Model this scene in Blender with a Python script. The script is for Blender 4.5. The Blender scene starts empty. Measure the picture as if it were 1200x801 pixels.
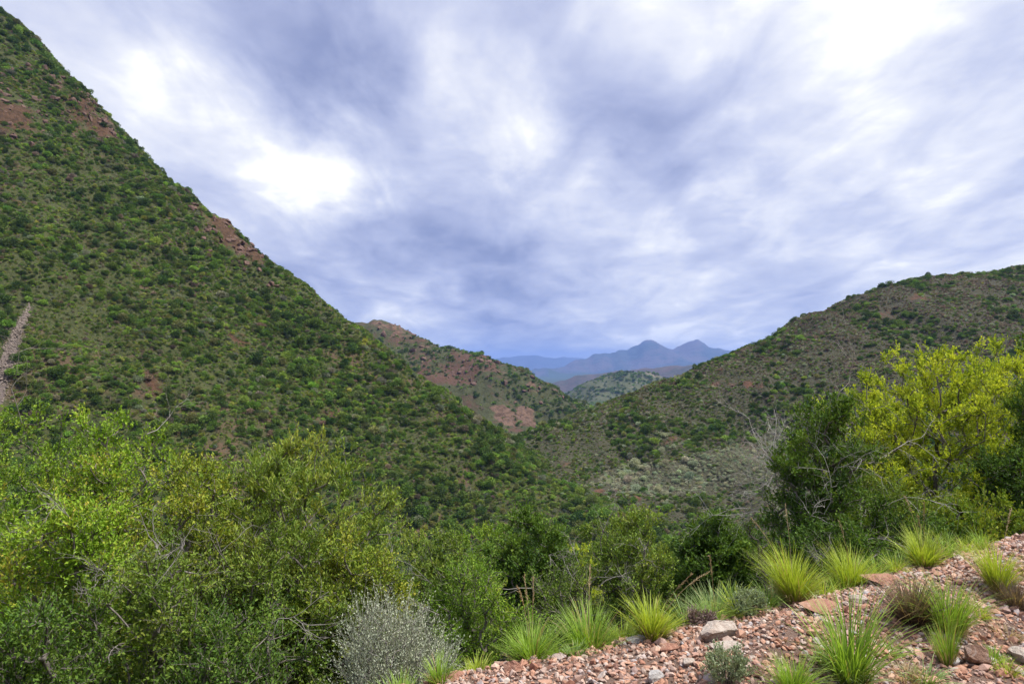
import bpy, math
import numpy as np
from mathutils import Vector

R = math.radians
scene = bpy.context.scene
COL = scene.collection

# ---------------------------------------------------------------- camera
# photograph 1200 x 801, focal length 800 px (24 mm), level camera, eye level at photo row 430
FPX, CX, CY = 800.0, 600.0, 430.0
cam_d = bpy.data.cameras.new('camera')
cam_d.sensor_width = 36.0
cam_d.lens = 24.0
cam_d.shift_y = (430.0 - 400.5) / 1200.0
cam_d.clip_start = 0.05
cam_d.clip_end = 120000.0
cam = bpy.data.objects.new('camera', cam_d)
cam.location = (0, 0, 0)
cam.rotation_euler = (R(90), 0, 0)
COL.objects.link(cam)
scene.camera = cam

SUN_EL, SUN_AZ = R(64), R(92)
EXPOSURE = 2.22
scene.view_settings.view_transform = 'Standard'
scene.view_settings.look = 'None'
scene.view_settings.exposure = EXPOSURE
scene.view_settings.gamma = 1.0
scene.view_settings.use_curve_mapping = False
scene.render.engine = 'CYCLES'
scene.cycles.max_bounces = 5
scene.cycles.diffuse_bounces = 2
scene.cycles.glossy_bounces = 2
scene.cycles.transmission_bounces = 3
scene.cycles.volume_bounces = 0
scene.cycles.use_denoising = True
scene.cycles.use_adaptive_sampling = True
scene.cycles.caustics_reflective = False
scene.cycles.caustics_refractive = False


class NT:
    """tiny node-tree helper"""
    def __init__(self, tree):
        self.t = tree
        self.n = tree.nodes
        self.l = tree.links

    def add(self, typ, **kw):
        nd = self.n.new(typ)
        for k, v in kw.items():
            setattr(nd, k, v)
        return nd

    def link(self, a, b):
        self.l.new(a, b)

    def val(self, sock, v):
        if hasattr(v, 'is_output'):
            self.l.new(v, sock)
        else:
            sock.default_value = v

    def math(self, op, a, b=0.0, c=None, clamp=False):
        nd = self.add('ShaderNodeMath', operation=op, use_clamp=clamp)
        self.val(nd.inputs[0], a)
        self.val(nd.inputs[1], b)
        if c is not None:
            self.val(nd.inputs[2], c)
        return nd.outputs[0]

    def vmath(self, op, a, b=(0, 0, 0)):
        nd = self.add('ShaderNodeVectorMath', operation=op)
        self.val(nd.inputs[0], a)
        self.val(nd.inputs[1], b)
        return nd

    def noise(self, vec, scale, detail=6, rough=0.55, dist=0.0, out=0):
        nd = self.add('ShaderNodeTexNoise')
        if vec is not None:
            self.link(vec, nd.inputs['Vector'])
        nd.inputs['Scale'].default_value = scale
        nd.inputs['Detail'].default_value = detail
        nd.inputs['Roughness'].default_value = rough
        nd.inputs['Distortion'].default_value = dist
        return nd.outputs[out]

    def ramp(self, fac, stops, interp='LINEAR'):
        nd = self.add('ShaderNodeValToRGB')
        cr = nd.color_ramp
        cr.interpolation = interp
        while len(cr.elements) < len(stops):
            cr.elements.new(0.5)
        for e, (p, c) in zip(cr.elements, stops):
            e.position = p
            e.color = (c[0], c[1], c[2], 1) if not isinstance(c, (int, float)) else (c, c, c, 1)
        self.val(nd.inputs[0], fac)
        return nd.outputs[0]

    def mix(self, fac, a, b, blend='MIX'):
        nd = self.add('ShaderNodeMix', data_type='RGBA', blend_type=blend)
        self.val(nd.inputs[0], fac)
        for s, v in ((nd.inputs[6], a), (nd.inputs[7], b)):
            if hasattr(v, 'is_output'):
                self.l.new(v, s)
            else:
                s.default_value = (v[0], v[1], v[2], 1)
        return nd.outputs[2]

    def maprange(self, v, a, b, c=0.0, d=1.0, smooth=True):
        nd = self.add('ShaderNodeMapRange')
        if smooth:
            nd.interpolation_type = 'SMOOTHSTEP'
        self.val(nd.inputs[0], v)
        for i, q in enumerate((a, b, c, d)):
            nd.inputs[1 + i].default_value = q
        return nd.outputs[0]

    def attr(self, name, typ='GEOMETRY'):
        nd = self.add('ShaderNodeAttribute', attribute_type=typ)
        nd.attribute_name = name
        return nd


# ---------------------------------------------------------------- world: clouded sky
def pix_dir(px, py):
    v = np.array([(px - CX) / FPX, 1.0, (CY - py) / FPX])
    return v / np.linalg.norm(v)


world = bpy.data.worlds.new('World')
scene.world = world
world.use_nodes = True
w = NT(world.node_tree)
w.n.clear()
wo = w.add('ShaderNodeOutputWorld')
bg = w.add('ShaderNodeBackground')
tc = w.add('ShaderNodeTexCoord')
sep = w.add('ShaderNodeSeparateXYZ')
w.link(tc.outputs['Generated'], sep.inputs[0])
zc = w.math('ADD', w.math('MAXIMUM', sep.outputs[2], 0.0), 0.16)
cmb = w.add('ShaderNodeCombineXYZ')
w.link(w.math('DIVIDE', sep.outputs[0], zc), cmb.inputs[0])
w.link(w.math('DIVIDE', sep.outputs[1], zc), cmb.inputs[1])
plane = cmb.outputs[0]                      # the cloud layer seen from below
# wind-drawn streaks: rotate and stretch the cloud layer
mp = w.add('ShaderNodeMapping')
mp.inputs['Rotation'].default_value = (0, 0, R(38))
mp.inputs['Scale'].default_value = (1.25, 0.62, 1)
mp.inputs['Location'].default_value = (3.1, 7.4, 0)
w.link(plane, mp.inputs[0])
n_big = w.noise(mp.outputs[0], 1.15, 5, 0.52, 0.35)
n_mid = w.noise(mp.outputs[0], 3.0, 7, 0.52, 0.6)
n_fine = w.noise(plane, 8.0, 6, 0.6, 0.2)
dens = w.math('ADD', w.math('MULTIPLY', w.math('SUBTRACT', n_big, 0.5), 0.55),
              w.math('ADD', w.math('MULTIPLY', w.math('SUBTRACT', n_mid, 0.5), 0.80),
                     w.math('MULTIPLY', w.math('SUBTRACT', n_fine, 0.5), 0.24)))
# thin spots and heavy banks of this particular cloud deck (photo pixel, radius, brightness)
wd = w.vmath('ADD', tc.outputs['Generated'],
             w.vmath('SCALE', w.vmath('SUBTRACT', w.noise(mp.outputs[0], 2.6, 5, 0.6, 0.3, out=1), (0.5, 0.5, 0.5)).outputs[0]).outputs[0])
for nd in w.n:
    if nd.type == 'VECT_MATH' and nd.operation == 'SCALE':
        nd.inputs['Scale'].default_value = 0.16
spots = [(345, 195, 72, 0.52), (405, 205, 50, 0.22), (480, 165, 60, 0.22), (215, 105, 60, 0.34), (570, 120, 70, 0.22), (640, 165, 60, 0.22), (510, 60, 70, 0.20),
         (970, 40, 150, 0.42), (1120, 30, 90, 0.12), (745, 30, 70, 0.22), (785, 283, 20, 0.12), (1130, 285, 100, 0.30), (855, 228, 32, 0.22), (600, 400, 120, 0.12),
         (660, 260, 90, 0.16), (110, 50, 110, 0.14), (480, 385, 90, 0.30), (780, 398, 120, 0.24), (1000, 330, 120, 0.12),
         (330, 50, 120, -0.30), (590, 335, 105, -0.36), (380, 280, 90, -0.16), (770, 140, 100, -0.20),
         (960, 220, 120, -0.10), (1120, 190, 100, -0.10), (480, 330, 70, -0.12), (420, 110, 60, -0.16)]
tot = dens
for (px, py, rad, amp) in spots:
    d = pix_dir(px, py)
    dist = w.vmath('DISTANCE', wd.outputs[0], tuple(d)).outputs['Value']
    g = w.maprange(dist, 0.0, rad / FPX * 1.7, amp, 0.0)
    tot = w.math('ADD', tot, g)
tot = w.math('ADD', tot, 0.61)
cloud = w.ramp(tot, [(0.0, (0.175, 0.21, 0.37)), (0.28, (0.26, 0.30, 0.495)), (0.5, (0.41, 0.45, 0.645)),
                     (0.72, (0.58, 0.615, 0.77)), (0.9, (0.80, 0.815, 0.875)), (1.06, (1.02, 1.02, 1.03))])
sky = w.add('ShaderNodeTexSky', sky_type='NISHITA')
sky.sun_disc = False
sky.sun_elevation = SUN_EL
sky.sun_rotation = SUN_AZ
sky.air_density = 1.0
sky.dust_density = 1.5
skyc = w.mix(1.0, sky.outputs[0], (0.1, 0.1, 0.1), 'MULTIPLY')
mixed = w.mix(0.92, skyc, cloud)
w.link(mixed, bg.inputs[0])
bg.inputs[1].default_value = 0.26
w.link(bg.outputs[0], wo.inputs[0])

sun_d = bpy.data.lights.new('sun', 'SUN')
sun_d.energy = 1.5
sun_d.angle = R(11)
sun_d.color = (1.0, 0.97, 0.92)
sun = bpy.data.objects.new('sun', sun_d)
S = Vector((math.sin(SUN_AZ) * math.cos(SUN_EL), math.cos(SUN_AZ) * math.cos(SUN_EL), math.sin(SUN_EL)))
sun.rotation_euler = S.to_track_quat('Z', 'Y').to_euler()
sun.location = S * 300
COL.objects.link(sun)

# ---------------------------------------------------------------- numeric helpers
def perlin(x, y, seed=0):
    xi = np.floor(x).astype(np.int64)
    yi = np.floor(y).astype(np.int64)
    xf = x - xi
    yf = y - yi

    def grad(ix, iy, dx, dy):
        h = (ix * 374761393 + iy * 668265263 + seed * 974634541) & 0xffffffff
        h = ((h ^ (h >> 13)) * 1274126177) & 0xffffffff
        h = h ^ (h >> 16)
        a = (h & 0xffff) / 65536.0 * 2 * np.pi
        return np.cos(a) * dx + np.sin(a) * dy
    u = xf * xf * xf * (xf * (xf * 6 - 15) + 10)
    v = yf * yf * yf * (yf * (yf * 6 - 15) + 10)
    a = grad(xi, yi, xf, yf)
    b = grad(xi + 1, yi, xf - 1, yf)
    c = grad(xi, yi + 1, xf, yf - 1)
    d = grad(xi + 1, yi + 1, xf - 1, yf - 1)
    return (a + u * (b - a) + v * ((c + u * (d - c)) - (a + u * (b - a)))) * 1.5


def fbm(x, y, scale, oct=5, seed=0, gain=0.5, ridged=False):
    s = np.zeros_like(x, dtype=float)
    amp, f, tot = 1.0, 1.0 / scale, 0.0
    for o in range(oct):
        n = perlin(x * f + 17.3 * o, y * f - 9.1 * o, seed + o)
        s += amp * ((1 - 2 * np.abs(n)) if ridged else n)
        tot += amp
        amp *= gain
        f *= 2.03
    return s / tot


def P(px, py, d):
    return ((px - CX) / FPX * d, d, (CY - py) / FPX * d)


# ridge crests: photo pixel + distance; side slope; rounding; noise (amplitude, scale)
RIDGES = {
    'steep_hill': dict(pts=[(-430, 420, 165), (-290, 320, 160), (-232, 282, 150), P(0, 22, 258), P(60, 84, 252), P(105, 122, 248), P(138, 172, 245), P(200, 220, 240),
                            P(255, 258, 236), P(300, 308, 232), P(345, 340, 228), P(400, 384, 222), P(470, 436, 214), P(547, 492, 203),
                            P(630, 560, 188), P(700, 612, 172), P(760, 650, 160)], s=0.52, rnd=5, amp=4.0, sc=55),
    'brown_hill': dict(pts=[P(1700, 300, 420), P(1400, 306, 360), P(1200, 317, 320), P(1100, 328, 305), P(1040, 342, 295), P(980, 366, 285), P(920, 393, 277),
                            P(860, 421, 270), P(800, 447, 264), P(740, 470, 258), P(690, 488, 254), P(640, 506, 250), P(590, 523, 246),
                            P(540, 545, 243)], s=0.33, rnd=12, amp=2.0, sc=60),
    'red_ridge': dict(pts=[P(150, 330, 760), P(330, 374, 700), P(400, 379, 660), P(440, 380, 640), P(468, 388, 620), P(500, 408, 605), P(530, 414, 600), P(570, 420, 590),
                           P(605, 430, 580), P(630, 452, 565), P(655, 473, 550), P(690, 500, 530)], s=0.42, rnd=8, amp=13.0, sc=110),
    'red_shoulder': dict(pts=[P(560, 424, 900), P(605, 432, 880), P(640, 447, 860), P(668, 466, 840), P(700, 486, 800)],
                         s=0.45, rnd=10, amp=8, sc=150),
    'middle_hill': dict(pts=[P(655, 468, 1500), P(690, 447, 1500), P(715, 439, 1520), P(740, 436, 1550), P(765, 439, 1560), P(790, 450, 1560),
                             P(830, 470, 1560)], s=0.38, rnd=30, amp=14, sc=300),
    'brown_range': dict(pts=[P(640, 448, 3300), P(690, 440, 3300), P(730, 433, 3300), P(760, 431, 3200), P(790, 429, 3100), P(820, 430, 3000), P(850, 428, 3000), P(900, 425, 3000),
                             P(1000, 425, 3000)], s=0.35, rnd=30, amp=30, sc=600),
    'far_mountain': dict(pts=[P(560, 446, 8200), P(640, 434, 8400), P(665, 427, 8600), P(690, 418, 8800), P(720, 414, 8900), P(742, 408, 9000), P(755, 402, 9000), P(764, 400, 9000),
                              P(778, 407, 9100), P(790, 409, 9100), P(803, 405, 9100), P(815, 402, 9100), P(828, 408, 9200), P(842, 409, 9200), P(860, 413, 9200), P(920, 420, 9300),
                              P(1100, 426, 9300)], s=0.30, rnd=25, amp=70, sc=1300, fine=0.85),
    'distant_range': dict(pts=[P(440, 424, 15500), P(560, 420, 15000), P(592, 417, 15000), P(615, 416, 15000), P(628, 414, 15000), P(640, 418, 15000), P(660, 418, 15000),
                               P(700, 423, 15000), P(800, 426, 15000), P(1000, 424, 15000)], s=0.35, rnd=40, amp=60, sc=2000, fine=0.8),
}
EDGE0 = np.array([-0.40, 3.52])
EDGE1 = np.array([4.45, 6.25])
ED = (EDGE1 - EDGE0) / np.linalg.norm(EDGE1 - EDGE0)
EN = np.array([-ED[1], ED[0]])              # points out over the valley


def edge_t(x, y):
    t = (x - EDGE0[0]) * EN[0] + (y - EDGE0[1]) * EN[1]
    a = (x - EDGE0[0]) * ED[0] + (y - EDGE0[1]) * ED[1]
    return t + 0.10 * perlin(a * 0.9 + 3.1, a * 0 + 0.5, 5) + 0.05 * perlin(a * 2.7, a * 0 + 7.5, 6) + 0.10 * np.sin(np.clip((a - 0.3) / 5.4, 0, 1) * np.pi) * (np.abs(t) < 6)


def h_near(x, y):
    t = edge_t(x, y)
    tp = np.maximum(t, 0)
    z = -1.66 - 0.44 * tp - 0.34 * 2.0 * (1 - np.exp(-tp / 2.0))
    tn = np.minimum(t, 0)
    z = z + 0.10 * np.exp(-((tn + 0.45) / 0.45) ** 2) * (t < 0) + 0.10 * np.exp(-1.0) * (t >= 0) * np.exp(-tp / 0.3)
    z = z - 0.05 * np.clip(-tn - 0.6, 0, 2.0)
    z = z + 0.42 * np.maximum(-t - 9.0, 0)                 # cut bank behind the road
    z = z + 0.035 * fbm(x, y, 0.8, 4, 41) + np.clip(tp / 8, 0, 1) * 0.8 * fbm(x, y, 9.0, 4, 42) + np.clip(tp / 40, 0, 1) * 3.0 * fbm(x, y, 45.0, 3, 43)
    return z


def ridge_z(rd, x, y):
    num = np.zeros(x.shape)
    den = np.zeros(x.shape)
    pts = rd['pts']
    for a, b in zip(pts[:-1], pts[1:]):
        dx, dy = b[0] - a[0], b[1] - a[1]
        L2 = dx * dx + dy * dy
        u = np.clip(((x - a[0]) * dx + (y - a[1]) * dy) / L2, 0, 1)
        dd = np.hypot(x - a[0] - u * dx, y - a[1] - u * dy)
        z = a[2] + u * (b[2] - a[2]) - rd['s'] * (np.sqrt(dd * dd + rd['rnd'] ** 2) - rd['rnd'])
        wgt = (dd / rd['rnd'] + 0.3) ** -7.0 + 1e-30
        num += z * wgt
        den += wgt
    return num / den


def gully(i, x, y):
    """ribs (+) and gullies (-) running down the faces of the two near hills"""
    ax, ay = ((0.92, -0.39), (-0.97, -0.22))[i]
    u, v = x * ax + y * ay, -x * ay + y * ax
    u = u + 9 * perlin(x / 40.0, y / 40.0, 501 + i)
    return (1 - 2.2 * np.abs(perlin(u / 26.0, v / 120.0, 511 + i))) * 0.8 + 0.5 * (1 - 2 * np.abs(perlin(u / 10.0, v / 60.0, 521 + i)))


def height_all(x, y):
    """height and which landform owns the point (0 = near slope / valley floor)"""
    x = np.asarray(x, float)
    y = np.asarray(y, float)
    r = np.hypot(x, y)
    floor = -44 - 18 * np.clip((r - 200) / 500, 0, 1) - 60 * np.clip((r - 700) / 2500, 0, 1) + 4 * fbm(x, y, 70, 3, 9)
    layers = [np.maximum(h_near(x, y), floor)]
    rmax = r.max() if r.size else 0
    nuse = 0 if rmax < 60 else 4 if rmax < 1000 else 99      # landforms too far off to matter
    for i, (nm, rd) in enumerate(RIDGES.items()):
        if i >= nuse:
            break
        z = ridge_z(rd, x, y)
        g = fbm(x, y, rd['sc'], 5, 100 + i * 11, ridged=True)
        z = z + rd['amp'] * (g * 0.9 - 0.25) + rd['amp'] * rd.get('fine', 0.35) * fbm(x, y, rd['sc'] * 0.2, 3, 300 + i)
        if i < 2:
            z = z + (2.2 if i == 0 else 1.7) * gully(i, x, y)
        layers.append(z)
    Ls = np.stack(layers)
    own = Ls.argmax(0)
    m = Ls.max(0)
    k = np.clip(r * 0.012, 0.05, 6.0)
    z = m + k * np.log(np.exp((Ls - m) / k).sum(0))
    return z, own


def height(x, y):
    return height_all(np.atleast_1d(x), np.atleast_1d(y))[0]


def hz(x, y):
    return float(height(np.array([x]), np.array([y]))[0])


def hit(px, py, dmin=3.0, dmax=2500.0):
    """first point of the terrain along the ray through a photo pixel"""
    d = np.exp(np.linspace(math.log(dmin), math.log(dmax), 2500))
    x = (px - CX) / FPX * d
    z = (CY - py) / FPX * d
    hh = height(x, d)
    i = np.argmax(hh >= z)
    if hh[i] < z[i]:
        i = len(d) - 1
    return np.array([x[i], d[i], hh[i]])


# ---------------------------------------------------------------- mesh helpers
def set_props(o, label=None, cat=None, group=None, kind=None):
    if label:
        o['label'] = label
    if cat:
        o['category'] = cat
    if group:
        o['group'] = group
    if kind:
        o['kind'] = kind
    return o


def mesh_np(name, V, F, mat=None, smooth=False, attrs=None):
    """mesh from numpy arrays; F is (n,3) or (n,4)"""
    me = bpy.data.meshes.new(name)
    V = np.ascontiguousarray(V, dtype=np.float32)
    F = np.ascontiguousarray(F, dtype=np.int32)
    k = F.shape[1]
    me.vertices.add(len(V))
    me.vertices.foreach_set('co', V.ravel())
    me.loops.add(F.size)
    me.loops.foreach_set('vertex_index', F.ravel())
    me.polygons.add(len(F))
    me.polygons.foreach_set('loop_start', np.arange(len(F), dtype=np.int32) * k)
    me.polygons.foreach_set('loop_total', np.full(len(F), k, np.int32))
    me.polygons.foreach_set('use_smooth', np.full(len(F), smooth, bool))
    if attrs:
        for an, av in attrs.items():
            at = me.attributes.new(an, 'FLOAT', 'POINT')
            at.data.foreach_set('value', np.ascontiguousarray(av, dtype=np.float32))
    me.update(calc_edges=True)
    me.validate()
    if mat:
        me.materials.append(mat)
    return me


def add_obj(name, me, parent=None, loc=None, rot=None, scale=None):
    o = bpy.data.objects.new(name, me)
    COL.objects.link(o)
    if parent:
        o.parent = parent
    if loc is not None:
        o.location = loc
    if rot is not None:
        o.rotation_euler = rot
    if scale is not None:
        o.scale = (scale,) * 3 if isinstance(scale, (int, float)) else scale
    return o


def empty(name, loc):
    o = bpy.data.objects.new(name, None)
    o.empty_display_size = 0.2
    o.location = loc
    COL.objects.link(o)
    return o


def norm(v):
    return v / np.maximum(np.linalg.norm(v, axis=-1, keepdims=True), 1e-9)


# ---------------------------------------------------------------- materials
def new_mat(name):
    m = bpy.data.materials.new(name)
    m.use_nodes = True
    t = NT(m.node_tree)
    t.n.clear()
    out = t.add('ShaderNodeOutputMaterial')
    return m, t, out


def leaf_mat(name, cols, trans=0.26, rough=0.6, spec=0.10, gain=1.5):
    """leaves: colour drawn per leaf and per spray of leaves between the listed colours"""
    m, t, out = new_mat(name)
    a = t.attr('rnd').outputs['Fac']
    b = t.attr('crnd').outputs['Fac']
    f = t.math('ADD', t.math('MULTIPLY', a, 0.42), t.math('MULTIPLY', b, 0.58))
    n = len(cols)
    c = t.ramp(f, [(0.12 + 0.76 * i / max(n - 1, 1), tuple(q * gain for q in col)) for i, col in enumerate(cols)])
    pb = t.add('ShaderNodeBsdfPrincipled')
    t.link(c, pb.inputs['Base Color'])
    pb.inputs['Roughness'].default_value = rough
    pb.inputs['Specular IOR Level'].default_value = spec
    tr = t.add('ShaderNodeBsdfTranslucent')
    t.link(t.mix(1.0, c, (1.25, 1.2, 0.55), 'MULTIPLY'), tr.inputs[0])
    ms = t.add('ShaderNodeMixShader')
    ms.inputs[0].default_value = trans
    t.link(pb.outputs[0], ms.inputs[1])
    t.link(tr.outputs[0], ms.inputs[2])
    t.link(ms.outputs[0], out.inputs[0])
    return m


def bark_mat(name, c0, c1, scale=30):
    m, t, out = new_mat(name)
    tcn = t.add('ShaderNodeTexCoord')
    n = t.noise(tcn.outputs['Object'], scale, 6, 0.65)
    c = t.ramp(n, [(0.3, c0), (0.7, c1)])
    pb = t.add('ShaderNodeBsdfPrincipled')
    t.link(c, pb.inputs['Base Color'])
    pb.inputs['Roughness'].default_value = 0.85
    pb.inputs['Specular IOR Level'].default_value = 0.15
    bp = t.add('ShaderNodeBump')
    bp.inputs['Strength'].default_value = 0.5
    bp.inputs['Distance'].default_value = 0.01
    t.link(n, bp.inputs['Height'])
    t.link(bp.outputs[0], pb.inputs['Normal'])
    t.link(pb.outputs[0], out.inputs[0])
    return m


def terrain_mat(name, soil, cover, rockc, cover_amt, s1, bump_d, s_fine, cover2=None, chips=False):
    """soil with ground cover; 'rock' and 'scree' are vertex masks of bare ground"""
    m, t, out = new_mat(name)
    geo = t.add('ShaderNodeNewGeometry')
    pos = geo.outputs['Position']
    n1 = t.noise(pos, s1, 8, 0.62, 0.4)
    n2 = t.noise(pos, s1 * 5.3, 8, 0.65, 0.2)
    n3 = t.noise(pos, s_fine, 6, 0.7)
    sc = t.mix(n2, tuple(c * 0.72 for c in soil), tuple(min(c * 1.3, 0.8) for c in soil))
    cv = t.mix(t.maprange(n3, 0.35, 0.65), cover, cover2 or tuple(c * 1.6 for c in cover))
    f = t.math('ADD', t.math('MULTIPLY', n1, 0.6), t.math('MULTIPLY', n2, 0.4))
    c = t.mix(t.maprange(f, 0.62 - cover_amt * 0.3, 0.70 - cover_amt * 0.3), sc, cv)
    rk = t.mix(t.maprange(n3, 0.35, 0.62), tuple(q * 0.35 for q in rockc), tuple(q * 0.8 for q in rockc))
    rm = t.math('ADD', t.attr('rock').outputs['Fac'], t.math('MULTIPLY', t.math('SUBTRACT', t.noise(pos, s1 * 3.2, 8, 0.7, 0.8), 0.5), 2.6))
    rm = t.math('MULTIPLY', rm, t.maprange(t.attr('rock').outputs['Fac'], 0.08, 0.3))
    c = t.mix(t.maprange(rm, 0.48, 0.72, 0.0, 0.85), c, rk)
    chip_h = None
    if chips:        # fine chips too small to pick apart
        vo = t.add('ShaderNodeTexVoronoi')
        vo.inputs['Scale'].default_value = 62.0
        vo.inputs['Randomness'].default_value = 1.0
        t.link(t.vmath('ADD', pos, t.noise(pos, 30.0, 2, 0.5, out=1)).outputs[0], vo.inputs['Vector'])
        sp = t.add('ShaderNodeSeparateColor')
        t.link(vo.outputs['Color'], sp.inputs[0])
        cc = t.ramp(sp.outputs[0], [(0.0, (0.20, 0.11, 0.07)), (0.25, (0.40, 0.21, 0.135)), (0.5, (0.50, 0.31, 0.22)), (0.7, (0.40, 0.36, 0.34)), (0.85, (0.54, 0.44, 0.36)), (1.0, (0.32, 0.16, 0.10))])
        c = t.mix(t.maprange(n1, 0.3, 0.6, 0.55, 0.95), c, cc)
        chip_h = t.math('MULTIPLY', vo.outputs['Distance'], -3.0)
    scr = t.mix(n3, (0.08, 0.062, 0.054), (0.22, 0.175, 0.155))
    sm = t.math('MULTIPLY', t.attr('scree').outputs['Fac'], t.math('ADD', 0.45, t.math('MULTIPLY', t.noise(pos, 0.35, 6, 0.7), 0.9)))
    c = t.mix(t.maprange(sm, 0.42, 0.55), c, scr)
    pb = t.add('ShaderNodeBsdfPrincipled')
    t.link(c, pb.inputs['Base Color'])
    pb.inputs['Roughness'].default_value = 0.92
    pb.inputs['Specular IOR Level'].default_value = 0.1
    bp = t.add('ShaderNodeBump')
    bp.inputs['Strength'].default_value = 0.8
    bp.inputs['Distance'].default_value = bump_d
    hh = t.math('ADD', n2, t.math('MULTIPLY', n3, 0.6))
    t.link(t.math('ADD', hh, chip_h) if chips else hh, bp.inputs['Height'])
    t.link(bp.outputs[0], pb.inputs['Normal'])
    t.link(pb.outputs[0], out.inputs[0])
    return m


def stone_mat(name, cols, scale=14):
    m, t, out = new_mat(name)
    oi = t.add('ShaderNodeObjectInfo')
    tcn = t.add('ShaderNodeTexCoord')
    off = t.vmath('ADD', tcn.outputs['Object'], (0, 0, 0))
    sc = t.add('ShaderNodeCombineXYZ')
    t.link(t.math('MULTIPLY', oi.outputs['Random'], 37.0), sc.inputs[0])
    t.link(sc.outputs[0], off.inputs[1])
    n = t.noise(off.outputs[0], scale * 0.25, 7, 0.65, 0.6)
    c = t.ramp(oi.outputs['Random'], [(i / (len(cols) - 1), tuple(min(v * 1.18, 0.75) for v in q)) for i, q in enumerate(cols)])
    c = t.mix(t.maprange(n, 0.45, 0.7, 0.0, 0.45), c, (0.30, 0.15, 0.085))
    c = t.mix(t.maprange(t.noise(off.outputs[0], scale, 6, 0.7), 0.3, 0.7), t.mix(1.0, c, (0.72, 0.72, 0.72), 'MULTIPLY'), c)
    pb = t.add('ShaderNodeBsdfPrincipled')
    t.link(c, pb.inputs['Base Color'])
    pb.inputs['Roughness'].default_value = 0.85
    pb.inputs['Specular IOR Level'].default_value = 0.2
    bp = t.add('ShaderNodeBump')
    bp.inputs['Strength'].default_value = 0.45
    bp.inputs['Distance'].default_value = 0.01
    t.link(t.noise(off.outputs[0], scale * 0.8, 6, 0.7), bp.inputs['Height'])
    t.link(bp.outputs[0], pb.inputs['Normal'])
    t.link(pb.outputs[0], out.inputs[0])
    return m


def tint_leaf_mat():
    """hillside scrub: colour comes from each shrub's own 'tint'"""
    m, t, out = new_mat('scrub_leaves')
    tint = t.attr('tint', 'INSTANCER').outputs['Color']
    a = t.attr('rnd').outputs['Fac']
    c = t.mix(a, t.mix(1.0, tint, (0.62, 0.66, 0.62), 'MULTIPLY'), t.mix(1.0, tint, (1.5, 1.42, 1.3), 'MULTIPLY'))
    pb = t.add('ShaderNodeBsdfPrincipled')
    t.link(c, pb.inputs['Base Color'])
    pb.inputs['Roughness'].default_value = 0.65
    pb.inputs['Specular IOR Level'].default_value = 0.15
    tr = t.add('ShaderNodeBsdfTranslucent')
    t.link(c, tr.inputs[0])
    ms = t.add('ShaderNodeMixShader')
    ms.inputs[0].default_value = 0.25
    t.link(pb.outputs[0], ms.inputs[1])
    t.link(tr.outputs[0], ms.inputs[2])
    t.link(ms.outputs[0], out.inputs[0])
    return m


M_SCRUB = tint_leaf_mat()
M_BARK = bark_mat('grey_bark', (0.10, 0.085, 0.07), (0.24, 0.21, 0.18))
M_BARK_D = bark_mat('dark_bark', (0.05, 0.04, 0.032), (0.13, 0.11, 0.09))
M_DEAD = bark_mat('dead_wood', (0.17, 0.15, 0.13), (0.34, 0.31, 0.28))
M_PALE = bark_mat('bleached_wood', (0.30, 0.27, 0.24), (0.50, 0.47, 0.43))
M_STONE = stone_mat('stone', [(0.33, 0.16, 0.105), (0.46, 0.27, 0.185), (0.22, 0.11, 0.08), (0.50, 0.40, 0.33), (0.44, 0.22, 0.14), (0.36, 0.34, 0.34),
                              (0.58, 0.38, 0.27), (0.30, 0.14, 0.09), (0.54, 0.47, 0.40), (0.48, 0.27, 0.18), (0.42, 0.22, 0.14)])

# ---------------------------------------------------------------- terrain sheet (polar grid round the camera, split by landform)
MARK = {}


def mark_points():
    """bare-ground marks read off the photograph, as places on the terrain"""
    MARK['rockA'] = [(hit(x, y), r, k) for x, y, r, k in
                     [(112, 140, 9, 0.8), (126, 158, 6, 0.9), (100, 120, 6, 0.6), (8, 138, 8, 0.9), (28, 128, 5, 0.6), (262, 268, 8, 0.9), (284, 292, 7, 1.0), (240, 252, 6, 0.7), (292, 300, 4, 1.0),
                      (60, 90, 5, 0.5), (280, 398, 4, 0.55), (245, 382, 3, 0.5), (395, 500, 4, 0.5), (178, 449, 2.5, 0.9), (10, 228, 4, 0.5), (18, 245, 3, 0.5), (318, 372, 3, 0.5), (150, 260, 3, .4),
                      (385, 490, 4, 0.5), (400, 515, 3, 0.5)]]
    MARK['rockC'] = [(hit(x, y), r, k) for x, y, r, k in
                     [(1075, 350, 4, 0.75), (1035, 370, 3.5, 0.7), (822, 449, 1.6, 0.9), (840, 451, 1.8, 1.0), (858, 452, 1.8, 1.0), (876, 452, 1.8, 1.0), (893, 451, 1.5, 0.9), (790, 515, 4, 0.5),
                      (745, 585, 1.6, 0.95), (1120, 340, 3, .5), (660, 545, 3, 0.6), (640, 549, 3, 0.6), (950, 470, 3, 0.5), (703, 577, 1.8, 0.95)]]
    MARK['rockB'] = [(hit(x, y), r, k) for x, y, r, k in
                     [(440, 384, 30, 0.55), (470, 396, 25, 0.6), (500, 412, 20, 0.55), (545, 422, 20, 0.45), (590, 430, 18, 0.5), (620, 450, 15, 0.5), (590, 484, 7, 1.3), (594, 497, 7, 1.3),
                      (613, 486, 7, 1.2), (619, 497, 7, 1.2)]]
    a, b = hit(34, 362), hit(2, 440)
    MARK['scree'] = (a, b)


mark_points()


def seg_dist(x, y, a, b):
    dx, dy = b[0] - a[0], b[1] - a[1]
    u = np.clip(((x - a[0]) * dx + (y - a[1]) * dy) / (dx * dx + dy * dy), 0, 1.3)
    return np.hypot(x - a[0] - u * dx, y - a[1] - u * dy), u


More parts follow.
